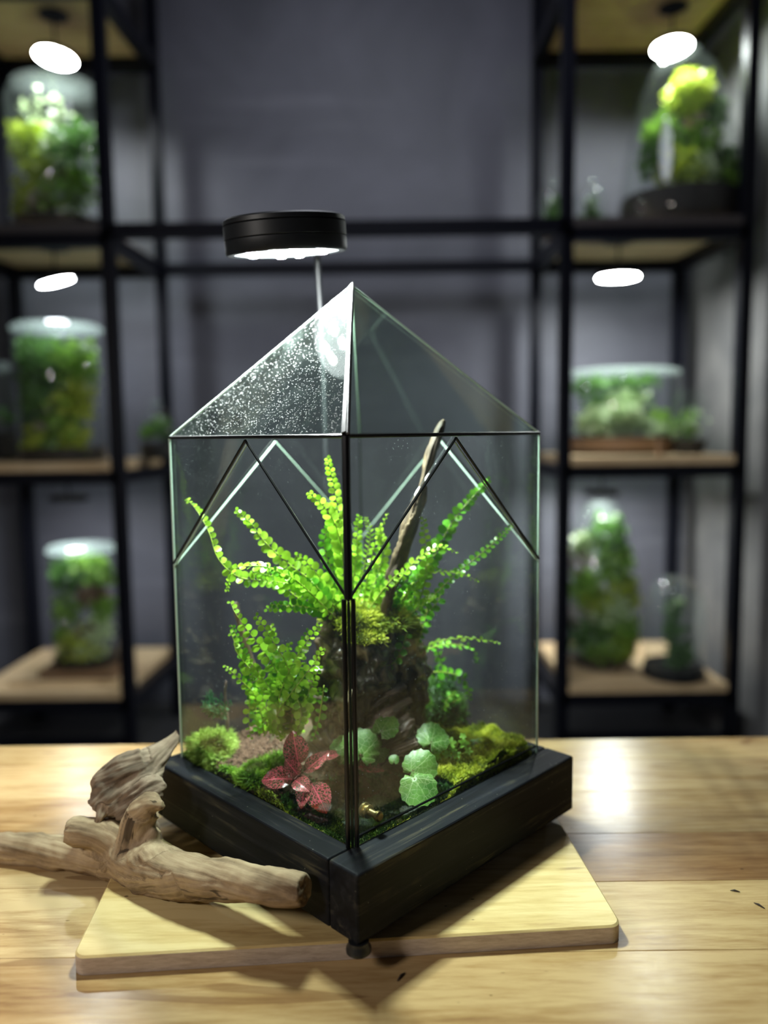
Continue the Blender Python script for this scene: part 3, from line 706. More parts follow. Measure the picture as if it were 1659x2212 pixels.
# ------------------------------------------------------------------ ferns
FERN = leaf_mat('fern_green', (.22, .50, .015), (.44, .74, .06), .28, .48)
FERND = leaf_mat('fern_deep_green', (.07, .28, .010), (.18, .48, .03), .3, .35)
STEM = leaf_mat('fern_stem', (.30, .42, .04), (.40, .50, .08), .4, .1)
def leaflet_mesh(name, mat, kind='round'):
    mb = M(); 
    if kind == 'round': prof = [(0, 0), (.30, .03), (.50, .22), (.56, .45), (.52, .66), (.36, .86), (.12, .96), (-.14, .98), (-.36, .88), (-.50, .66), (-.54, .42), (-.44, .18), (-.22, .02)]
    else: prof = [(0, 0), (.18, .12), (.22, .4), (.17, .7), (0, 1), (-.17, .7), (-.22, .4), (-.18, .12)]
    vs = [(x, y, .10 * (x * x * 2.2 - (y - .5) ** 2)) for x, y in prof]; c = len(vs); vs.append((0, .48, -.03 if kind == 'round' else -.02))
    mb.add(vs, [(i, (i + 1) % c, c) for i in range(c)]); return mb.mesh(name, mat)
LF = [leaflet_mesh('leaflet', FERN), leaflet_mesh('leaflet', FERND), leaflet_mesh('leaflet', FERN, 'long')]
CT = Vector((GX, GY, 0))
class Fern:
    def __init__(s, label, loc, cat='fern', name='button_fern'):
        s.t = thing(name, label, cat, loc); s.loc = Vector(loc); s.n = 0; s.extra = []
    def frond(s, pix, size=18, gap=11.5, N=None, mesh=0, stem=.0006, bare=.06, roll=.15, wedge=0.0, stemmat=None):
        pts = [clampin(at(x, y, Y)) for x, y, Y in pix]; cp = catmull(pts, 10)
        mb = M(); r = [stem * (1.25 - i / len(cp)) for i in range(len(cp))]; mb.tube(cp, r, 5)
        fo = part('frond', mb, stemmat or STEM, s.t, smooth=True)
        # cumulative length
        L = [0]
        for i in range(1, len(cp)): L.append(L[-1] + (cp[i] - cp[i - 1]).length)
        tot = L[-1]; Y0 = pix[0][2]; st = gap * 1.36 * Y0 / FPX; k = 0; d = tot * bare
        N = Vector(N or (R.uniform(-.25, .25), -.8, .55)).normalized(); rl = R.uniform(-roll, roll)
        while d < tot:
            i = max(j for j in range(len(L)) if L[j] <= d); i = min(i, len(cp) - 2)
            f = (d - L[i]) / max(1e-6, L[i + 1] - L[i]); q = cp[i].lerp(cp[i + 1], f); t = (cp[i + 1] - cp[i]).normalized()
            nn = (N - t * N.dot(t))
            if nn.length < .15: nn = Vector((0, 0, 1)) - t * t.z
            nn.normalize(); sd = t.cross(nn)
            u = d / tot; sc = size * Y0 / FPX * (min(1, .55 + u * 2.5)) * (1 if u < .55 else 1 - .62 * ((u - .55) / .45) ** 1.5) * .93 * R.uniform(.82, 1.12)
            sgn = 1 if k % 2 else -1
            dirv = (sd * sgn * math.cos(.25 + .35 * u) + t * math.sin(.25 + .35 * u) + nn * (rl * sgn + R.gauss(-.05, .24))).normalized()
            n2 = (nn + dirv * R.gauss(0, .3) + t * R.gauss(.1, .35)); n2 = (n2 - dirv * n2.dot(dirv)).normalized(); x2 = dirv.cross(n2) * .84
            mt_ = Matrix((x2 * sc, dirv * sc, n2 * sc)).transposed().to_4x4(); mt_.translation = q + dirv * .0004
            if inside((q + dirv * sc).x, (q + dirv * sc).y, GH - TH * 1.5 - .0005):
                if s.n < 300:
                    o = bpy.data.objects.new('leaflet', LF[mesh]); o.parent = fo; m2 = mt_.copy(); m2.translation = mt_.translation - s.loc; o.matrix_basis = m2; C.objects.link(o)
                else: s.extra.append((mt_, mesh))
                s.n += 1
            k += 1; d += st * .5 * (1 if u < .7 else 1 - .5 * (u - .7) / .3)
    def done(s):
        if not s.extra: return
        mb = M()
        for mt_, k in s.extra:
            me = LF[k]; vs = [mt_ @ v.co for v in me.vertices]; mb.add(vs, [tuple(p.vertices) for p in me.polygons], 1 if k == 1 else 0)
        o = part('foliage', mb, [FERN, FERND], s.t, smooth=True); o['kind'] = 'stuff'
def jit(pix, j=10, dy=.01):
    out = []
    for i, (x, y, Y) in enumerate(pix): f = i / (len(pix) - 1); out.append((x + R.gauss(0, j) * f, y + R.gauss(0, j) * f, Y + R.gauss(0, dy) * f))
    return out
A = Fern('bright button fern with long arching fronds growing from the left side of the stump top', at(745, 1330, .775))
A.frond([(690, 1330, .76), (600, 1262, .745), (520, 1248, .735), (455, 1210, .735), (415, 1150, .745), (390, 1105, .76), (378, 1077, .775)], 19, 11.5, (0.2, -.8, .5))
A.frond([(720, 1335, .755), (650, 1262, .735), (575, 1225, .72), (500, 1228, .715), (445, 1250, .715), (415, 1283, .715)], 19, 10.5, (0, -.45, .9), roll=.05)
A.frond([(735, 1325, .76), (680, 1262, .75), (620, 1215, .745), (572, 1170, .745), (540, 1128, .745), (508, 1100, .745)], 22, 12, (0, -.8, .5))
A.frond([(750, 1300, .765), (742, 1215, .76), (732, 1120, .755), (720, 1045, .752), (707, 990, .75)], 21, 12, (.1, -.95, .2))
A.frond([(748, 1310, .76), (742, 1215, .75), (730, 1150, .742), (705, 1100, .737), (668, 1066, .733)], 23, 12, (-.2, -.85, .5))
A.frond([(735, 1325, .765), (700, 1260, .76), (660, 1212, .755), (640, 1200, .752)], 21, 12)
A.frond([(725, 1335, .75), (680, 1290, .735), (635, 1250, .725), (600, 1235, .72)], 20, 12)
A.frond([(745, 1310, .77), (720, 1240, .77), (700, 1180, .77), (710, 1130, .77)], 20, 12, mesh=1)
A.frond([(758, 1300, .775), (768, 1210, .775), (772, 1150, .775), (776, 1112, .775)], 18, 11)
for _ in range(6):
    x, y = R.uniform(560, 700), R.uniform(1230, 1320)
    A.frond(jit([(735, 1340, .765), ((735 + x) / 2, (1335 + y) / 2 - 12, .745), (x, y, R.uniform(.715, .76))], 8), R.uniform(17, 22), 12, mesh=R.choice((0, 0, 1)))
A.done()
B = Fern('bright button fern with upright feathery fronds on the right side of the stump top', at(815, 1330, .785))
B.frond([(845, 1330, .785), (890, 1262, .79), (935, 1205, .795), (975, 1130, .80), (1015, 1080, .805), (1057, 1036, .81)], 22, 12, (0, -.9, .3), mesh=1)
B.frond([(880, 1345, .79), (912, 1280, .785), (922, 1210, .782), (917, 1150, .78), (914, 1117, .78)], 19, 13, (0, -1, .2))
B.frond([(860, 1345, .78), (920, 1300, .775), (980, 1245, .775), (1040, 1195, .78), (1080, 1160, .785), (1110, 1130, .79)], 15, 11, (.6, -.2, .9), mesh=1)
B.frond([(820, 1320, .775), (860, 1255, .765), (905, 1205, .76), (950, 1180, .76), (990, 1195, .762)], 15, 11, (.5, -.3, .9), mesh=0)
B.frond([(850, 1335, .78), (890, 1270, .775), (930, 1238, .772), (985, 1238, .77), (1035, 1255, .772)], 15, 11, (0, -.2, 1))
B.frond([(785, 1310, .78), (795, 1240, .778), (812, 1170, .775), (838, 1108, .772)], 12, 13, (-.5, -.8, .2))
B.frond([(772, 1310, .785), (785, 1230, .79), (800, 1160, .79), (790, 1118, .79)], 16, 8, (.3, -.9, .2), mesh=2)
B.frond([(790, 1310, .79), (815, 1240, .80), (828, 1190, .80), (818, 1140, .80)], 20, 11, mesh=0)
B.frond([(778, 1315, .80), (768, 1240, .81), (775, 1170, .81)], 20, 11, mesh=1)
B.frond([(795, 1320, .77), (830, 1270, .765), (860, 1240, .76), (885, 1235, .758)], 14, 12)
for x, y in ((905, 1240), (870, 1285), (935, 1285), (895, 1320), (840, 1255), (950, 1225), (800, 1265), (812, 1225)):
    B.frond(jit([(835, 1340, .785), ((835 + x) / 2, (1335 + y) / 2 - 10, .785), (x, y, R.uniform(.765, .80))], 6), R.uniform(16, 20), 12, mesh=R.choice((0, 1)))
B.done()
D = Fern('sparse button fern trailing to the right from behind the stump', at(880, 1400, .80))
D.frond([(895, 1418, .80), (940, 1388, .795), (1000, 1378, .79), (1045, 1382, .79), (1078, 1388, .79)], 14, 12, (0, -.3, 1), mesh=0)
D.frond([(900, 1410, .81), (965, 1392, .82), (1020, 1402, .83), (1068, 1428, .84)], 14, 12, (0, -.4, .9), mesh=1)
D.frond([(900, 1455, .82), (960, 1452, .83), (1005, 1470, .84), (1050, 1503, .85)], 18, 13, (0, -.8, .4), mesh=1)
D.frond([(925, 1290, .80), (918, 1340, .80), (905, 1385, .80)], 17, 12, mesh=1)
D.frond([(880, 1365, .775), (868, 1400, .765), (850, 1432, .76), (825, 1440, .758)], 20, 14, (0, -.9, .3), mesh=1)
D.frond([(940, 1395, .84), (955, 1440, .85), (950, 1490, .85)], 14, 13, mesh=1)
D.frond([(930, 1540, .84), (960, 1510, .84), (985, 1500, .84)], 18, 12, mesh=1)
D.frond([(915, 1330, .79), (945, 1300, .79), (955, 1270, .79)], 17, 12, mesh=1)
D.done()
Fl = Fern('bushy button fern rooted in the soil left of the stump', G(620, 1590))
Fl.frond([(650, 1560, .745), (600, 1455, .73), (560, 1395, .72), (505, 1335, .715), (438, 1305, .715)], 22, 14, (0, -.8, .5))
Fl.frond([(630, 1570, .74), (570, 1480, .728), (515, 1415, .72), (480, 1385, .718), (452, 1372, .718)], 21, 14, (.1, -.8, .5))
Fl.frond([(600, 1575, .74), (560, 1510, .735), (510, 1460, .73), (453, 1440, .73)], 15, 12, (.1, -.7, .6))
Fl.frond([(660, 1565, .73), (625, 1450, .715), (590, 1385, .71), (553, 1330, .708)], 24, 15, (0, -.85, .5))
Fl.frond([(590, 1590, .735), (605, 1500, .72), (640, 1420, .712), (690, 1350, .71)], 22, 14, (0, -.85, .5))
Fl.frond([(570, 1590, .735), (620, 1510, .715), (665, 1450, .71), (700, 1400, .708)], 20, 14, (0, -.85, .5))
Fl.frond([(560, 1590, .75), (545, 1480, .74), (520, 1400, .735), (500, 1350, .735)], 18, 12, (0, -.6, .8), mesh=1)
Fl.frond([(640, 1580, .73), (665, 1500, .715), (690, 1440, .71)], 20, 14)
Fl.frond([(600, 1450, .735), (598, 1520, .725), (600, 1570, .722), (604, 1600, .722)], 19, 14)
Fl.frond([(630, 1470, .725), (650, 1540, .715), (640, 1590, .712)], 18, 14)
Fl.frond([(540, 1500, .735), (538, 1560, .73), (542, 1598, .73)], 14, 14)
Fl.frond([(700, 1480, .72), (690, 1550, .715), (676, 1600, .712)], 16, 14, mesh=1)
for _ in range(21):
    x, y = R.uniform(515, 690), R.uniform(1340, 1560); x0 = R.uniform(570, 660)
    Fl.frond(jit([(x0, 1585, R.uniform(.73, .76)), (x0 * .6 + x * .4, 1585 * .5 + y * .5, .735), (x, y, R.uniform(.705, .76))], 8), R.uniform(17, 23), 14, mesh=R.choice((0, 0, 1)))
Fl.done()
# feathery blue-green club moss at the left
BLU = leaf_mat('blue_green_leaf', (.03, .14, .06), (.09, .26, .11), .45, .25)
LF.append(leaflet_mesh('leaflet', BLU, 'long'))
S_ = Fern('small blue-green feathery plant near the left corner, above the moss cushion', at(470, 1545, .775), 'plant', 'feathery_plant')
for (a_, b_) in (((470, 1550), (425, 1505)), ((470, 1550), (455, 1490)), ((475, 1550), (480, 1500)), ((470, 1540), (415, 1525)), ((475, 1545), (445, 1535)), ((480, 1555), (500, 1515)), ((465, 1520), (440, 1500))):
    S_.frond([(a_[0], a_[1], .775), ((a_[0] + b_[0]) / 2 - 4, (a_[1] + b_[1]) / 2 - 5, .765), (b_[0], b_[1], .755)], 15, 7, mesh=3, stemmat=BLU)
S_.done()
S2 = Fern('low dark feathery fern clump behind the stump at the right rear', at(945, 1560, .84), 'fern', 'feathery_fern')
LF.append(leaflet_mesh('leaflet', FERND, 'long'))
for _ in range(14):
    x, y = R.uniform(900, 1010), R.uniform(1490, 1560)
    S2.frond([(940, 1570, .84), ((940 + x) / 2, (1560 + y) / 2 - 8, .835), (x, y, R.uniform(.82, .86))], 13, 7, mesh=4)
S2.done()

# ------------------------------------------------------------------ broad leaves
def leaf_grid(outline, nu=7, nv=10, fold=.12, curl=.15, wavy=0.0):
    vs, uv, fs = [], [], []
    for j in range(nv + 1):
        v = j / nv; w_ = outline(v)
        for i in range(nu):
            u = i / (nu - 1) * 2 - 1; x = u * w_
            z = fold * abs(u) * w_ - curl * (v - .4) ** 2 + wavy * math.sin(v * 14 + u * 3) * abs(u)
            vs.append((x, v, z)); uv.append((u * .5 + .5, v))
    for j in range(nv):
        for i in range(nu - 1): k = j * nu + i; fs.append((k, k + 1, k + nu + 1, k + nu))
    return vs, uv, fs
def place_leaf(mb, geo, base_, tip, width, N):
    vs, uv, fs = geo; b_ = Vector(base_); y = Vector(tip) - b_; L = y.length; yd = y.normalized(); N = Vector(N); nn = (N - yd * N.dot(yd)).normalized(); xd = yd.cross(nn)
    mb.add([b_ + xd * (v[0] * width) + y * v[1] + nn * (v[2] * L) for v in vs], fs)
    mb.uv = (mb.uv or []) + uv
n = NT('red_veined_leaf'); uvn = n.n('ShaderNodeUVMap'); uv = uvn.outputs[0]; sx = n.n('ShaderNodeSeparateXYZ'); n.l(uv, sx.inputs[0])
cu = n.math('ABSOLUTE', n.math('SUBTRACT', sx.outputs[0], .5))
mid = n.ramp(cu, [(.015, 1.), (.04, 0.)])
# side veins sweep forward from the midrib
sv = n.math('ABSOLUTE', n.math('SINE', n.math('MULTIPLY', n.math('SUBTRACT', sx.outputs[1], n.math('MULTIPLY', cu, .8)), 22)))
side = n.ramp(sv, [(.08, 1.), (.2, 0.)])
net = n.ramp(n.vor(n.scale(uv, (1, 1.25, 1)), 9, 'DISTANCE_TO_EDGE'), [(.025, .9), (.065, 0.)])
vn = n.math('MAXIMUM', mid, n.math('MAXIMUM', side, net))
c_ = n.mix(vn, n.ramp(n.noise(n.pos(), 120, 2), [(.4, (.035, .05, .018)), (.65, (.11, .045, .025))]), (1.0, .14, .22))
REDL = n.fin(n.bsdf(c_, .22, n.bump(vn, .5, .0006), spec=.6))
def vein_leaf(name, dark, light, vein, rough=.4):
    n = NT(name); sx = n.n('ShaderNodeSeparateXYZ'); n.l(n.n('ShaderNodeUVMap').outputs[0], sx.inputs[0])
    x = n.math('SUBTRACT', sx.outputs[0], .5); y = n.math('ADD', sx.outputs[1], -.22)
    ang = n.math('ARCTAN2', x, y); wob = n.math('MULTIPLY', n.noise(n.pos(), 160, 2), .9)
    s = n.math('ABSOLUTE', n.math('SINE', n.math('ADD', n.math('MULTIPLY', ang, 3.5), wob)))
    rad = n.math('SQRT', n.math('ADD', n.math('MULTIPLY', x, x), n.math('MULTIPLY', y, y)))
    v1 = n.math('LESS_THAN', n.math('MULTIPLY', s, n.math('ADD', rad, .02)), .022)
    net = n.ramp(n.vor(n.n('ShaderNodeUVMap').outputs[0], 7, 'DISTANCE_TO_EDGE'), [(.015, .5), (.05, 0.)])
    vv = n.math('MAXIMUM', v1, net)
    c = n.mix(n.math('MULTIPLY', vv, .75), n.ramp(n.noise(n.pos(), 60, 3), [(.4, dark), (.65, light)]), vein)
    b = n.bsdf(c, rough, n.bump(vv, .3, .0005), spec=.4); t = n.n('ShaderNodeBsdfTranslucent'); n.l(c, t.inputs[0])
    q = n.n('ShaderNodeMixShader'); q.inputs[0].default_value = .2; n.l(b, q.inputs[1]); n.l(t.outputs[0], q.inputs[2]); return n.fin(q.outputs[0])
ROUNDL = vein_leaf('pale_veined_leaf', (.06, .17, .025), (.13, .30, .05), (.42, .55, .26))
ovate = lambda v: .5 * math.sin(math.pi * min(1, v ** .8 * .98 + .01)) ** .75 if 0 < v < 1 else .0
def rp_geo(seed):
    rr = random.Random(seed); vs = [(0, .22, 0)]; uv = [(.5, .22)]; nr, na = 5, 40
    for j in range(1, nr + 1):
        for k in range(na):
            a_ = 2 * math.pi * k / na; rad = .5 * (1 + .05 * math.cos(k * math.pi * 2 / na * 13)) * (1 - .42 * math.exp(-((math.pi - abs(a_ - math.pi)) / .16) ** 2) * 0 )
            notch = 1 - .5 * math.exp(-(((a_ - math.pi + math.pi) % (2 * math.pi) - math.pi) / .18) ** 2) if False else 1 - .55 * math.exp(-((a_ - math.pi) / .17) ** 2)
            f = j / nr; x = math.sin(a_) * rad * f * notch; y = .5 * f * 0 + .22 * (1 - f) + f * (.5 + math.cos(a_) * rad * notch)
            z = .05 * math.sin(a_ * 3 + seed) * f * f - .10 * f * f; vs.append((x, y, z)); uv.append((x + .5, y))
    fs = [(0, 1 + k, 1 + (k + 1) % na) for k in range(na)]
    for j in range(nr - 1):
        for k in range(na): a0 = 1 + j * na; fs.append((a0 + k, a0 + na + k, a0 + na + (k + 1) % na, a0 + (k + 1) % na))
    return vs, uv, fs
redp = thing('red_veined_plant', 'small plant with dark leaves netted in bright pink-red veins, front left', 'plant', G(650, 1690))
og = leaf_grid(ovate, 9, 12, .18, .25, .015); RST = plain('reddish_stem', (.16, .05, .04), .5)
rc = (650, 1672, .700)
for (bx, by, bY, tx, ty, tY, wpx, N_) in ((645, 1652, .705, 632, 1578, .715, 58, (0, -.9, .45)), (632, 1682, .695, 563, 1683, .70, 56, (-.05, -.6, .8)), (656, 1668, .70, 712, 1622, .71, 34, (.1, -.7, .7)),
        (646, 1676, .695, 616, 1640, .70, 40, (0, -.8, .6)), (636, 1684, .69, 668, 1708, .678, 42, (0, -.5, .9)), (672, 1690, .69, 706, 1756, .672, 60, (.2, -.75, .6)), (690, 1640, .715, 737, 1625, .725, 26, (0, -.6, .8)), (660, 1690, .69, 650, 1745, .67, 36, (0, -.7, .7))):
    mb = M(); a_, b_ = clampin(at(bx, by, bY)), clampin(at(tx, ty, tY)); place_leaf(mb, og, a_, b_, wpx * bY / FPX, N_)
    o = part('leaf', mb, REDL, redp, smooth=True)
    part('stem', M().tube(catmull([clampin(at(*rc)) - Vector((0, 0, .012)), clampin(at(*rc)), a_], 4), .0009, 6), RST, redp, smooth=True)
mb = M(); red2 = thing('red_veined_plant', 'single dim red-veined leaf behind the right front pane beneath the round leaf', 'plant', G(800, 1672))
place_leaf(mb, og, at(770, 1655, .72), at(832, 1662, .725), 34 * .72 / FPX, (0, -.5, .8)); part('leaf', mb, REDL, red2, smooth=True)
part('stem', M().tube([at(770, 1655, .72), at(776, 1690, .72)], .0008, 6), RST, red2, smooth=True)
def round_plant(label, loc, leaves):
    t = thing('round_leaf_plant', label, 'plant', loc)
    for i, (x, y, Y, rpx, N_, (dx, dy)) in enumerate(leaves):
        c = at(x, y, Y); N_ = Vector(N_).normalized(); d = Vector((dx, 0, dy)); d = (d - N_ * d.dot(N_)).normalized(); r = rpx * Y / FPX
        mb = M(); place_leaf(mb, rp_geo(i + x), c - d * r, c + d * r, 2 * r, N_); part('leaf', mb, ROUNDL, t, smooth=True)
        b0 = c - d * r * .45; part('petiole', M().tube(catmull([b0, (b0 + Vector(loc)) / 2 + Vector((0, .002, .004)), Vector(loc)], 4), .0007, 6), RST, t, smooth=True)
    return t
round_plant('plant with two large round pale-veined scalloped leaves seen through the front glass edge', G(800, 1650),
            [(778, 1612, .715, 44, (.05, -.8, .6), (0, 1)), (808, 1610, .73, 40, (.3, -.75, .6), (1, .6)), (742, 1617, .725, 34, (-.2, -.8, .6), (-1, .3)), (832, 1568, .735, 31, (-.3, -.6, .8), (.2, 1))])
round_plant('plant with large round pale-veined scalloped leaves beside the bright clover-like sprigs', G(880, 1640),
            [(907, 1655, .695, 40, (-.1, -.8, .6), (.6, .5)), (904, 1700, .68, 43, (0, -.65, .75), (.3, -1)), (937, 1590, .74, 38, (.2, -.6, .8), (.4, 1)), (851, 1640, .71, 12, (0, -.7, .7), (0, 1))])
round_plant('single small flat round leaf on a red stalk above the right moss carpet', G(1040, 1635), [(1034, 1602, .775, 21, (0, -.25, 1), (1, .2))])
# bright three-lobed sprigs
CLV = leaf_mat('bright_clover_leaf', (.22, .52, .05), (.38, .70, .12), .4, .35)
mb = M(); pf = []
for k in range(36):
    a_ = 2 * math.pi * k / 36; r = .42 + .12 * math.cos(a_ * 5); pf.append((math.sin(a_) * r, .5 - math.cos(a_) * r, .05 * math.sin(a_ * 2.5)))
mb.add([(0, .5, -.05)] + pf, [(0, 1 + k, 1 + (k + 1) % 36) for k in range(36)]); CLM = mb.mesh('lobed_leaf', CLV)
cl_ = thing('clover_sprig', 'cluster of tiny bright green lobed leaves on the right moss', 'plant', G(965, 1660))
for (x, y, s) in ((952, 1612, 20), (974, 1604, 20), (1002, 1606, 21), (944, 1632, 18), (966, 1628, 17), (986, 1630, 16), (946, 1655, 20), (990, 1648, 15), (1012, 1622, 15), (960, 1645, 14), (978, 1616, 15), (1000, 1590, 13)):
    c = at(x, y, .742); N_ = Vector((R.gauss(0, .3), -.7, .7)).normalized(); d = Vector((R.uniform(-1, 1), 0, 1)); d = (d - N_ * d.dot(N_)).normalized(); r = s * 1.3 * .742 / FPX
    mt_ = Matrix((d.cross(N_) * r, d * r, N_ * r)).transposed().to_4x4(); mt_.translation = c - d * r * .5 - cl_.location
    o = bpy.data.objects.new('lobed_leaf', CLM); o.parent = cl_; o.matrix_basis = mt_; C.objects.link(o)
    part('stalk', M().tube(catmull([c, (c + cl_.location) / 2 + Vector((0, .002, .002)), Vector(cl_.location)], 3), .00035, 5), STEM, cl_, smooth=True)

# ------------------------------------------------------------------ lamp over the terrarium
LEDM = emit('led_diffuser', (.90, 1.0, .98), 4.5)
LEDD = emit('led_chip', (.93, 1.0, .97), MAIN_LAMP)
HOU = NT('matte_black_plastic'); HOU = HOU.fin(HOU.bsdf((.006, .007, .009), .45, spec=.4))
lc = V(-.094, .80, .6065); ax = Vector((.05, .15, -1)).normalized()     # axis points down through the light
lamp = thing('grow_lamp', 'black round LED lamp head on a thin gooseneck, glowing over the terrarium', 'lamp', V(-.072, .985, 0))
part('lamp_head', M().lathe([(.0525, .0165), (.0585, .0165), (.0602, .014), (.0602, .0035), (.0594, .0028), (.0602, .002), (.0602, -.010), (.0590, -.0108), (.0602, -.0116), (.0595, -.0155), (.056, -.0175), (.01, -.0175)], lc, ax, 64, cap0=False), HOU, lamp, smooth='auto')
part('diffuser', M().lathe([(.0528, .0150), (.045, .0162), (.02, .0168)], lc, ax, 48, cap0=False), LEDM, lamp, smooth=True)
la = ax.orthogonal().normalized(); lb_ = ax.cross(la)
for k in range(12):
    q = lc + (la * math.cos(k * math.pi / 6) + lb_ * math.sin(k * math.pi / 6)) * (.036 if k % 3 else .016) + ax * (.0169 if k % 3 == 0 else .0172)
    part('led_chip', M().lathe([(.0045, 0), (.003, .0006)], q, ax, 8, cap0=False), LEDD, lamp)
part('gooseneck', M().tube(catmull([lc - ax * .016 + Vector((.02, .03, 0)), V(-.072, .90, .645), V(-.076, .96, .645), V(-.077, .985, .61), V(-.073, .985, .50), V(-.0715, .985, .3), V(-.072, .985, .004)], 8), .0040, 10), HOU, lamp, smooth=True)
part('lamp_base', M().lathe([(.027, .0003), (.028, .002), (.027, .006), (.006, .008), (.005, .03)], V(-.072, .985, 0), seg=32), HOU, lamp, smooth='auto')

# ------------------------------------------------------------------ shelving behind
sh = thing('shelving_unit', 'black steel shelving with wooden shelf boards on both sides of the back wall', 'shelf', (-.1, 2.25, 0))
LV = [zk(z) for z in (1.545, .945, .345, -.262)]
SHW = wood_table('shelf_wood', (.42, .28, .15), (.60, .44, .26), (.72, .56, .36), .45)
n = NT('black_powder_coat'); BLK = n.fin(n.bsdf((.0035, .004, .008), .4, spec=.2))
EBD = plain('shaded_edge_brown', (.05, .042, .042), .6)
YFp, YRp, hw = 2.05 * K, 2.45 * K, .016 * K
bays = [tuple(v * K for v in q) for q in ((-1.125, -.690, -1.115, -.668), (.470, .925, .470, .905))]
for bi, (xa, xb, ra, rb) in enumerate(bays):
    for (x, y) in ((xa, YFp), (xb, YFp), (ra, YRp), (rb, YRp)):
        part('post', M().box((x - hw, y - hw, 0), (x + hw, y + hw, T + zk(1.9))), BLK, sh)
    for z in LV:
        zt = T + z - .022 * K; zb = zt - .034 * K
        o = part('shelf_board', M().prism([(xa + hw, YFp - hw, zt), (xb - hw, YFp - hw, zt), (rb - hw, YRp + hw, zt), (ra + hw, YRp + hw, zt)], (0, 0, .022 * K)), SHW, sh, color=(1, .95, .9))
        part('front_rail', M().box((xa, YFp - hw, zb), (xb, YFp + hw, zt - .0005)), BLK, sh)
        if z == LV[1]: part('shaded_edge_strip', M().box((xa + hw, YFp - hw - .002, zt), (xb - hw, YFp - hw, zt + .022 * K)), EBD, sh)  # added dark strip imitates shade on the front edge of this shelf
        part('rear_rail', M().box((ra, YRp - hw, zb), (rb, YRp + hw, zt - .0005)), BLK, sh)
        for (p0, p1) in ((xa, ra), (xb, rb)):
            part('side_rail', M().prism([(p0 - hw, YFp + hw, zb), (p0 + hw, YFp + hw, zb), (p1 + hw, YRp - hw, zb), (p1 - hw, YRp - hw, zb)], (0, 0, .034 * K)), BLK, sh)
    for z in (zk(-.40),):
        part('front_rail', M().box((xa, YFp - hw, T + z - .034 * K), (xb, YFp + hw, T + z)), BLK, sh)
zt = T + LV[1]
part('cross_rail', M().box((-.69 * K, YFp - hw, zt - .036 * K), (.470 * K, YFp + hw, zt)), BLK, sh)
part('cross_rail', M().box((-.668 * K, YRp - hw, zt - .05 * K), (.470 * K, YRp + hw, zt - .016 * K)), BLK, sh)
# shelf lamps
RL = emit('shelf_led', (.95, 1.0, .98), RACK_LAMP)
RLD = emit('dim_shelf_led', (.9, .95, 1.0), 120.0)
def rack_lamp(px, py, lvl, label, r=.058, tilt=(0, 0, -1), Y=2.2, on=True):
    r *= K; c = at(px, py, Y * K); c.z = min(c.z, T + LV[lvl] - .076 * K); ax = Vector(tilt).normalized()
    t = thing('shelf_lamp', label, 'lamp', (c.x, c.y, T + LV[lvl] - .023 * K), 'round lamps under the shelves')
    part('lamp_housing', M().lathe([(r * .93, .006), (r, .006), (r, -.008), (r * .8, -.012), (.01, -.012)], c, ax, 32, cap0=False), HOU, t, smooth='auto')
    part('diffuser', M().lathe([(r * .93, .005), (r * .5, .0075), (.01, .008)], c, ax, 32, cap0=False), RL if on else RLD, t, smooth=True)
    part('stem', M().tube([c - ax * .01, (c.x, c.y, T + LV[lvl] - .0222 * K)], .004, 8), HOU, t, smooth=True)
    part('mounting_plate', M().lathe([(.05, 0), (.05, .004)], (c.x, c.y, T + LV[lvl] - .0222 * K - .004), seg=24), HOU, t, smooth='auto')
rack_lamp(120, 122, 0, 'round lit lamp under the top left shelf, above the tall mossy jar', .055, (-.1, -.1, -1))
rack_lamp(120, 606, 1, 'tilted round lamp under the second left shelf', .048, (.25, .12, -1), on=False)
rack_lamp(148, 1078, 2, 'dim round lamp under the third left shelf, above the wood-based jar', .052, (0, 0, -1), on=False)
rack_lamp(1452, 100, 0, 'round lit lamp under the top right shelf, above the conical jar', .052, (0, -.1, -1))
rack_lamp(1335, 596, 1, 'round lit lamp under the second right shelf, above the wide bowl', .058, (0, 0, -1))
rack_lamp(1300, 1066, 2, 'round lamp under the third right shelf, above the egg-shaped jar', .05, (0, 0, -1), 2.3)

# jars with plants
JG = glass_mat('jar_glass', (.95, .97, .96), .012, .03)
JGC = glass_mat('sheen_cloche_glass', (.93, .95, .95), .05, .12)  # pale film in the glass imitates the grey sheen on the dome
DSO = plain('dark_jar_soil', (.012, .009, .008), .8)
FC = [leaf_mat('jar_leaf_%s' % nm, a_, b_, .4, .3) for nm, a_, b_ in (('lime', (.36, .50, .03), (.58, .66, .08)), ('green', (.14, .34, .03), (.30, .50, .07)), ('deep', (.05, .14, .02), (.12, .26, .05)), ('pale', (.50, .66, .34), (.68, .78, .50)))]
PINK = plain('pink_flower_petals', (.65, .30, .30), .5); STN = plain('pale_stone', (.48, .38, .32), .7); WDB = plain('brown_wood', (.22, .13, .07), .6); LIDM = glass_mat('frosted_lid', (.9, .93, .92), .16, .05)
def blobleaf(mb, c, s, mi):
    d = Vector((R.gauss(0, 1), R.gauss(0, 1), R.gauss(.4, 1))).normalized(); e = d.orthogonal().normalized(); e.rotate(Matrix.Rotation(R.uniform(0, 6.28), 3, d)); g_ = d.cross(e)
    mb.add([c, c + e * s * .5 + g_ * s * .3, c + g_ * s + d * s * .15, c - e * s * .5 + g_ * s * .3], [(0, 1, 2, 3)], mi)
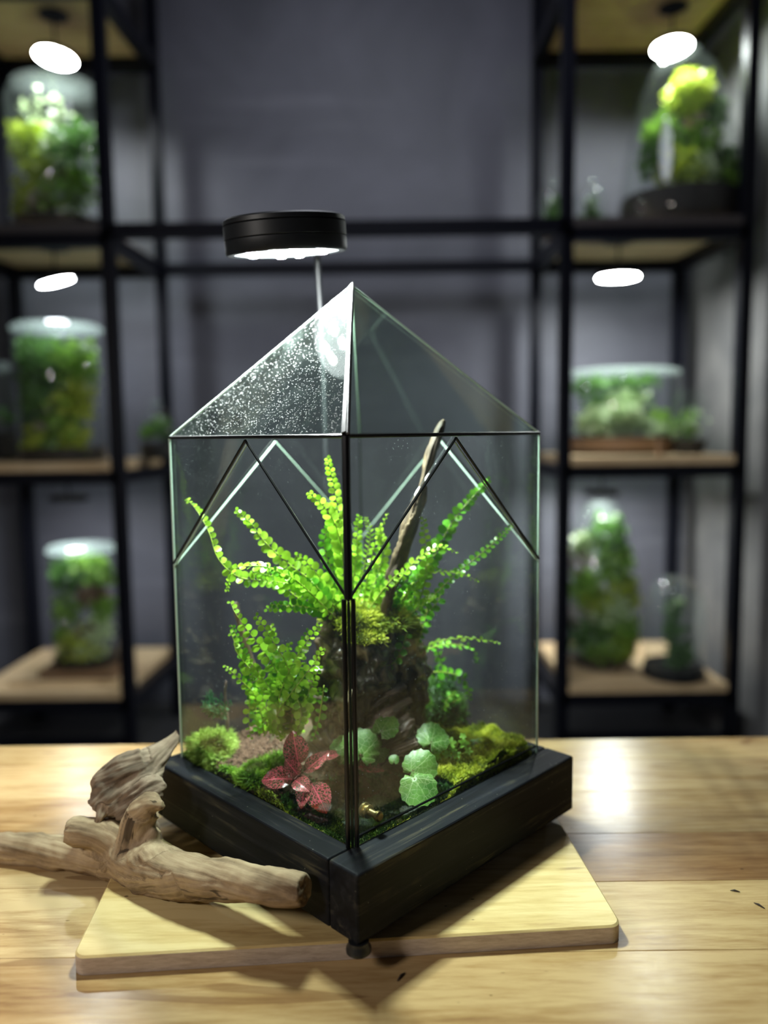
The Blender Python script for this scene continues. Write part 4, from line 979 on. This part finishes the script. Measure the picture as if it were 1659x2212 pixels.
def jar(name, label, px, Y, lvl, prof, soil_h, clumps, cat='jar', lid=None, extra=None, base_=None, group=None, base_h=0):
    """prof: (radius px, height px) bottom to top at distance Y; clumps: (dx px, h px, radius px, material, count, leaf size px)."""
    Y *= K; s = Y / FPX; q = at(px, 700, Y); z0 = LV[lvl] + (base_h * s if base_ else 0) + .0005; c = V(q.x, Y, z0)
    t = thing(name, label, cat, V(q.x, Y, LV[lvl] + .0005), group)
    if base_ is not None:
        w_, mat_ = base_; w_ *= s; part('wooden_base', M().box((c.x - w_, Y - w_, T + LV[lvl] + .0005), (c.x + w_, Y + w_, c.z)), mat_, t)
    P_ = [(r * s, h * s) for r, h in prof]
    part('glass_jar', M().lathe(P_, c, seg=40, cap1=False), JGC if cat == 'cloche' else JG, t, smooth=True)
    def rad(h):
        for (r0, h0), (r1, h1) in zip(prof, prof[1:]):
            if h0 <= h <= h1 and h1 > h0: return r0 + (r1 - r0) * (h - h0) / (h1 - h0)
        return prof[-1][0]
    sp_ = [(max(.5, rad(k * soil_h / 6) - 3) * s, k * soil_h / 6 * s + .002) for k in range(7)]
    part('soil', M().lathe(sp_, c, seg=32), DSO, t, smooth='auto')
    mb = M()
    for (dx, h, rp, mi, cnt_, ls) in clumps:
        for _ in range(cnt_):
            dd = Vector((R.gauss(0, 1), R.gauss(0, 1), R.gauss(0, 1))).normalized() * rp * R.random() ** .4
            x, y, hh = dx + dd.x, dd.y - .62 * rad(max(soil_h, h)) * (1 - h / prof[-1][1]), min(prof[-1][1] - 12, max(soil_h, h + dd.z)); lim = rad(hh) - ls * .8
            if math.hypot(x, y) > lim: f_ = lim / math.hypot(x, y); x *= f_; y *= f_
            blobleaf(mb, c + Vector((x, y, hh)) * s, ls * s * R.uniform(.7, 1.2), mi)
    o = part('planting', mb, FC + [PINK, STN, WDB], t); o['kind'] = 'stuff'
    if lid: part('lid', M().lathe([((lid[0]) * s, 0), ((lid[0] + 2) * s, lid[1] * s * .5), (lid[0] * .9 * s, lid[1] * s), (2 * s, lid[1] * s)], c + Vector((0, 0, prof[-1][1] * s)), seg=36), LIDM if lid[2] else JG, t, smooth='auto')
    if extra: extra(t, c, s)
    return t
CY = lambda r, h, sh_=.9: [(r * .9, 0), (r, 8), (r, h * sh_), (r * .94, h * (sh_ + .06)), (r * .8, h)]
jar('moss_jar', 'tall cylindrical glass jar of lime moss and a pale stone on the upper left shelf', 146, 2.2, 1, CY(100, 300), 30,
    [(-50, 190, 40, 0, 260, 16), (-30, 120, 45, 0, 260, 16), (0, 160, 40, 3, 160, 16), (40, 170, 60, 2, 260, 18), (50, 90, 40, 1, 220, 14), (-60, 60, 35, 0, 160, 13), (20, 60, 50, 1, 240, 13), (-20, 240, 60, 3, 60, 14), (-20, 60, 25, 5, 120, 14), (30, 110, 20, 6, 60, 16)], lid=(84, 6, False))
jar('moss_jar', 'tall glass jar with a white lid and dense ferns on the middle left shelf', 122, 2.2, 2, [(86, 0), (90, 6), (90, 268), (88, 274)], 28,
    [(-30, 210, 60, 2, 420, 20), (40, 200, 55, 1, 330, 18), (45, 130, 50, 0, 260, 16), (-30, 120, 50, 2, 300, 16), (20, 110, 40, 1, 240, 16), (0, 90, 40, 5, 80, 14), (20, 60, 50, 1, 240, 14), (-40, 45, 35, 0, 160, 14), (45, 45, 35, 0, 200, 13)], lid=(90, 14, True))
jar('moss_jar', 'glass jar with a white lid on a dark wooden block, lower left shelf', 152, 2.2, 3, [(66, 0), (72, 5), (73, 238), (71, 246)], 16,
    [(-30, 190, 40, 2, 260, 16), (40, 200, 35, 1, 140, 16), (10, 225, 40, 1, 100, 14), (25, 150, 25, 6, 200, 18), (15, 70, 24, 6, 120, 14), (-30, 120, 35, 1, 160, 14), (40, 80, 35, 3, 220, 14), (50, 120, 30, 1, 160, 14), (0, 35, 55, 0, 240, 13), (-40, 60, 30, 1, 160, 13), (30, 35, 40, 3, 90, 13)], lid=(72, 14, True), base_=(76, WDB), base_h=26)
bd = at(150, 700, 2.2 * K)
solo('serving_board', M().box((bd.x - .22, 2.08 * K, T + LV[3] + .0002), (bd.x + .24, 2.092 * K, T + LV[3] + .018)), SHW, (bd.x, 2.08 * K, T + LV[3]), 'narrow wooden strip lying in front of the wood-based jar', 'board')
jar('small_jar', 'small glass jar with a brown base beside the left inner post', 330, 2.28, 2, [(34, 0), (38, 4), (38, 90), (22, 104), (12, 112)], 34,
    [(-15, 60, 20, 1, 90, 11), (15, 60, 22, 2, 90, 11), (10, 80, 15, 1, 40, 10)], lid=(9, 14, True))
jar('dark_jar', 'dark bottle-like jar at the far left edge of the middle shelf', 0, 2.3, 2, [(26, 0), (30, 10), (30, 130), (16, 160), (12, 190)], 60, [(0, 90, 18, 2, 50, 12)], lid=(14, 18, True))
jar('conical_jar', 'tall conical glass jar with moss and a pink figure-like flower on the upper right shelf', 1463, 2.2, 1, [(116, 0), (125, 12), (124, 55), (104, 190), (83, 275), (63, 322), (38, 348), (29, 356)], 66,
    [(10, 270, 44, 0, 420, 16), (-55, 190, 35, 1, 220, 16), (-70, 130, 40, 2, 220, 14), (60, 230, 30, 2, 160, 14), (20, 160, 45, 1, 260, 16), (-25, 110, 50, 0, 260, 16), (10, 100, 45, 3, 200, 14), (70, 120, 35, 2, 200, 14), (75, 85, 40, 1, 200, 14), (0, 75, 40, 0, 140, 12), (10, 195, 15, 4, 70, 14), (25, 215, 10, 5, 30, 12), (50, 175, 20, 3, 60, 12)], lid=(30, 8, False))
jar('glass_bowl', 'wide low glass bowl with a white rim planted with silvery green leaves, middle right shelf', 1345, 2.28, 2, [(105, 0), (118, 10), (122, 60), (121, 160), (119, 168)], 36,
    [(-60, 130, 50, 2, 140, 18), (20, 140, 60, 2, 120, 18), (-65, 60, 36, 3, 200, 24), (-10, 80, 36, 3, 260, 28), (8, 105, 26, 3, 160, 24), (60, 60, 30, 1, 100, 18), (50, 52, 25, 3, 120, 20)], lid=(118, 9, True), cat='bowl',
    extra=lambda t, c, s: part('brown_band', M().lathe([(124 * s, 8 * s), (125 * s, 34 * s)], c, seg=40, cap0=False, cap1=False), WDB, t, smooth=True))
# small geometric planter on the same shelf
PY = 2.12 * K; q = at(1490, 900, PY); gp = thing('geometric_planter', 'small faceted black and glass planter on the right of the wide bowl', 'planter', (q.x, PY, T + LV[2] + .0005))
def hexring(r, z, n_=6): return [(q.x + K * r * math.cos(math.radians(a0 * 360 / n_ + 30)), PY + K * r * .8 * math.sin(math.radians(a0 * 360 / n_ + 30)), T + LV[2] + K * z) for a0 in range(n_)]
mb = M(); mb.add(hexring(.035, .001) + hexring(.05, .04), [tuple(range(6))[::-1]] + [(i, (i + 1) % 6, 6 + (i + 1) % 6, 6 + i) for i in range(6)] + [tuple(range(6, 12))]); part('black_pot', mb, HOU, gp)
mb = M(); mb.add(hexring(.05, .041) + hexring(.058, .11) + hexring(.03, .17), [(i + 6 * j, (i + 1) % 6 + 6 * j, 6 + (i + 1) % 6 + 6 * j, 6 + i + 6 * j) for i in range(6) for j in (0, 1)]); part('glass_top', mb, JG, gp)
mb = M()
for _ in range(220): blobleaf(mb, Vector((q.x - .01, PY, T + LV[2] + .08 * K)) + Vector((R.gauss(0, .022), R.gauss(0, .018), R.gauss(0, .022))), .016, R.choice((1, 2, 3)))
o = part('planting', mb, FC, gp); o['kind'] = 'stuff'
solo('cork_stick', M().tube([(q.x - .13, 2.06 * K, T + LV[2] + .001), (q.x - .13, 2.06 * K, T + LV[2] + .06)], [.012, .010], 10), WDB, (q.x - .13, 2.06 * K, T + LV[2]), 'short pale cork stub standing in front of the wide bowl', 'cork', smooth='auto')
jar('egg_jar', 'large egg-shaped glass jar full of moss and pale flowers on the lower right shelf', 1303, 2.22, 3, [(50, 0), (78, 22), (92, 70), (94, 130), (82, 220), (62, 300), (44, 345), (30, 360)], 26,
    [(-40, 270, 30, 3, 110, 16), (-50, 230, 30, 5, 60, 14), (20, 290, 50, 2, 260, 16), (30, 230, 50, 1, 260, 16), (55, 170, 40, 0, 260, 16), (-40, 180, 40, 1, 200, 16), (-20, 150, 40, 0, 160, 14), (15, 130, 45, 3, 260, 16), (-50, 120, 30, 5, 60, 12), (-40, 80, 50, 2, 260, 14), (50, 90, 50, 1, 300, 14), (0, 50, 50, 1, 240, 14), (50, 50, 40, 0, 160, 12)])
def knobs(t, c, s):
    for dx, dy in ((-30, -40), (5, -44)): part('glass_knob', M().lathe([(1 * s, -9 * s), (8 * s, -5 * s), (9 * s, 0), (8 * s, 5 * s), (1 * s, 9 * s)], c + Vector((dx * s, dy * s, 8 * s)), seg=16), JG, t, smooth=True)
    part('dark_base', M().lathe([(66 * s, -.0), (68 * s, 6 * s), (66 * s, 16 * s)], c + Vector((0, 0, -18 * s)), seg=36), HOU, t, smooth='auto')
jar('bell_cloche', 'round-topped glass bell cloche on a dark disc, lower right shelf', 1473, 2.11, 3, [(64, 0), (65, 4), (65, 130), (58, 165), (42, 190), (20, 203), (2, 206)], 10,
    [(0, 40, 30, 2, 220, 14), (-10, 90, 22, 2, 160, 14), (-5, 130, 18, 2, 100, 14), (5, 150, 8, 3, 16, 12)], extra=knobs, cat='cloche', base_h=18, base_=(20, HOU))
for (px, lab) in ((1272, 'small dark bell jar with a bright highlight beside the conical jar'), (1192, 'small dark bell jar between the right inner posts, upper shelf')):
    jar('small_bell_jar', lab, px, 2.25, 1, [(30, 0), (32, 4), (32, 80), (22, 100), (4, 108)], 8, [(0, 40, 22, 2, 120, 12), (0, 70, 14, 2, 60, 10)], lid=(5, 10, True), group='small dark bell jars')
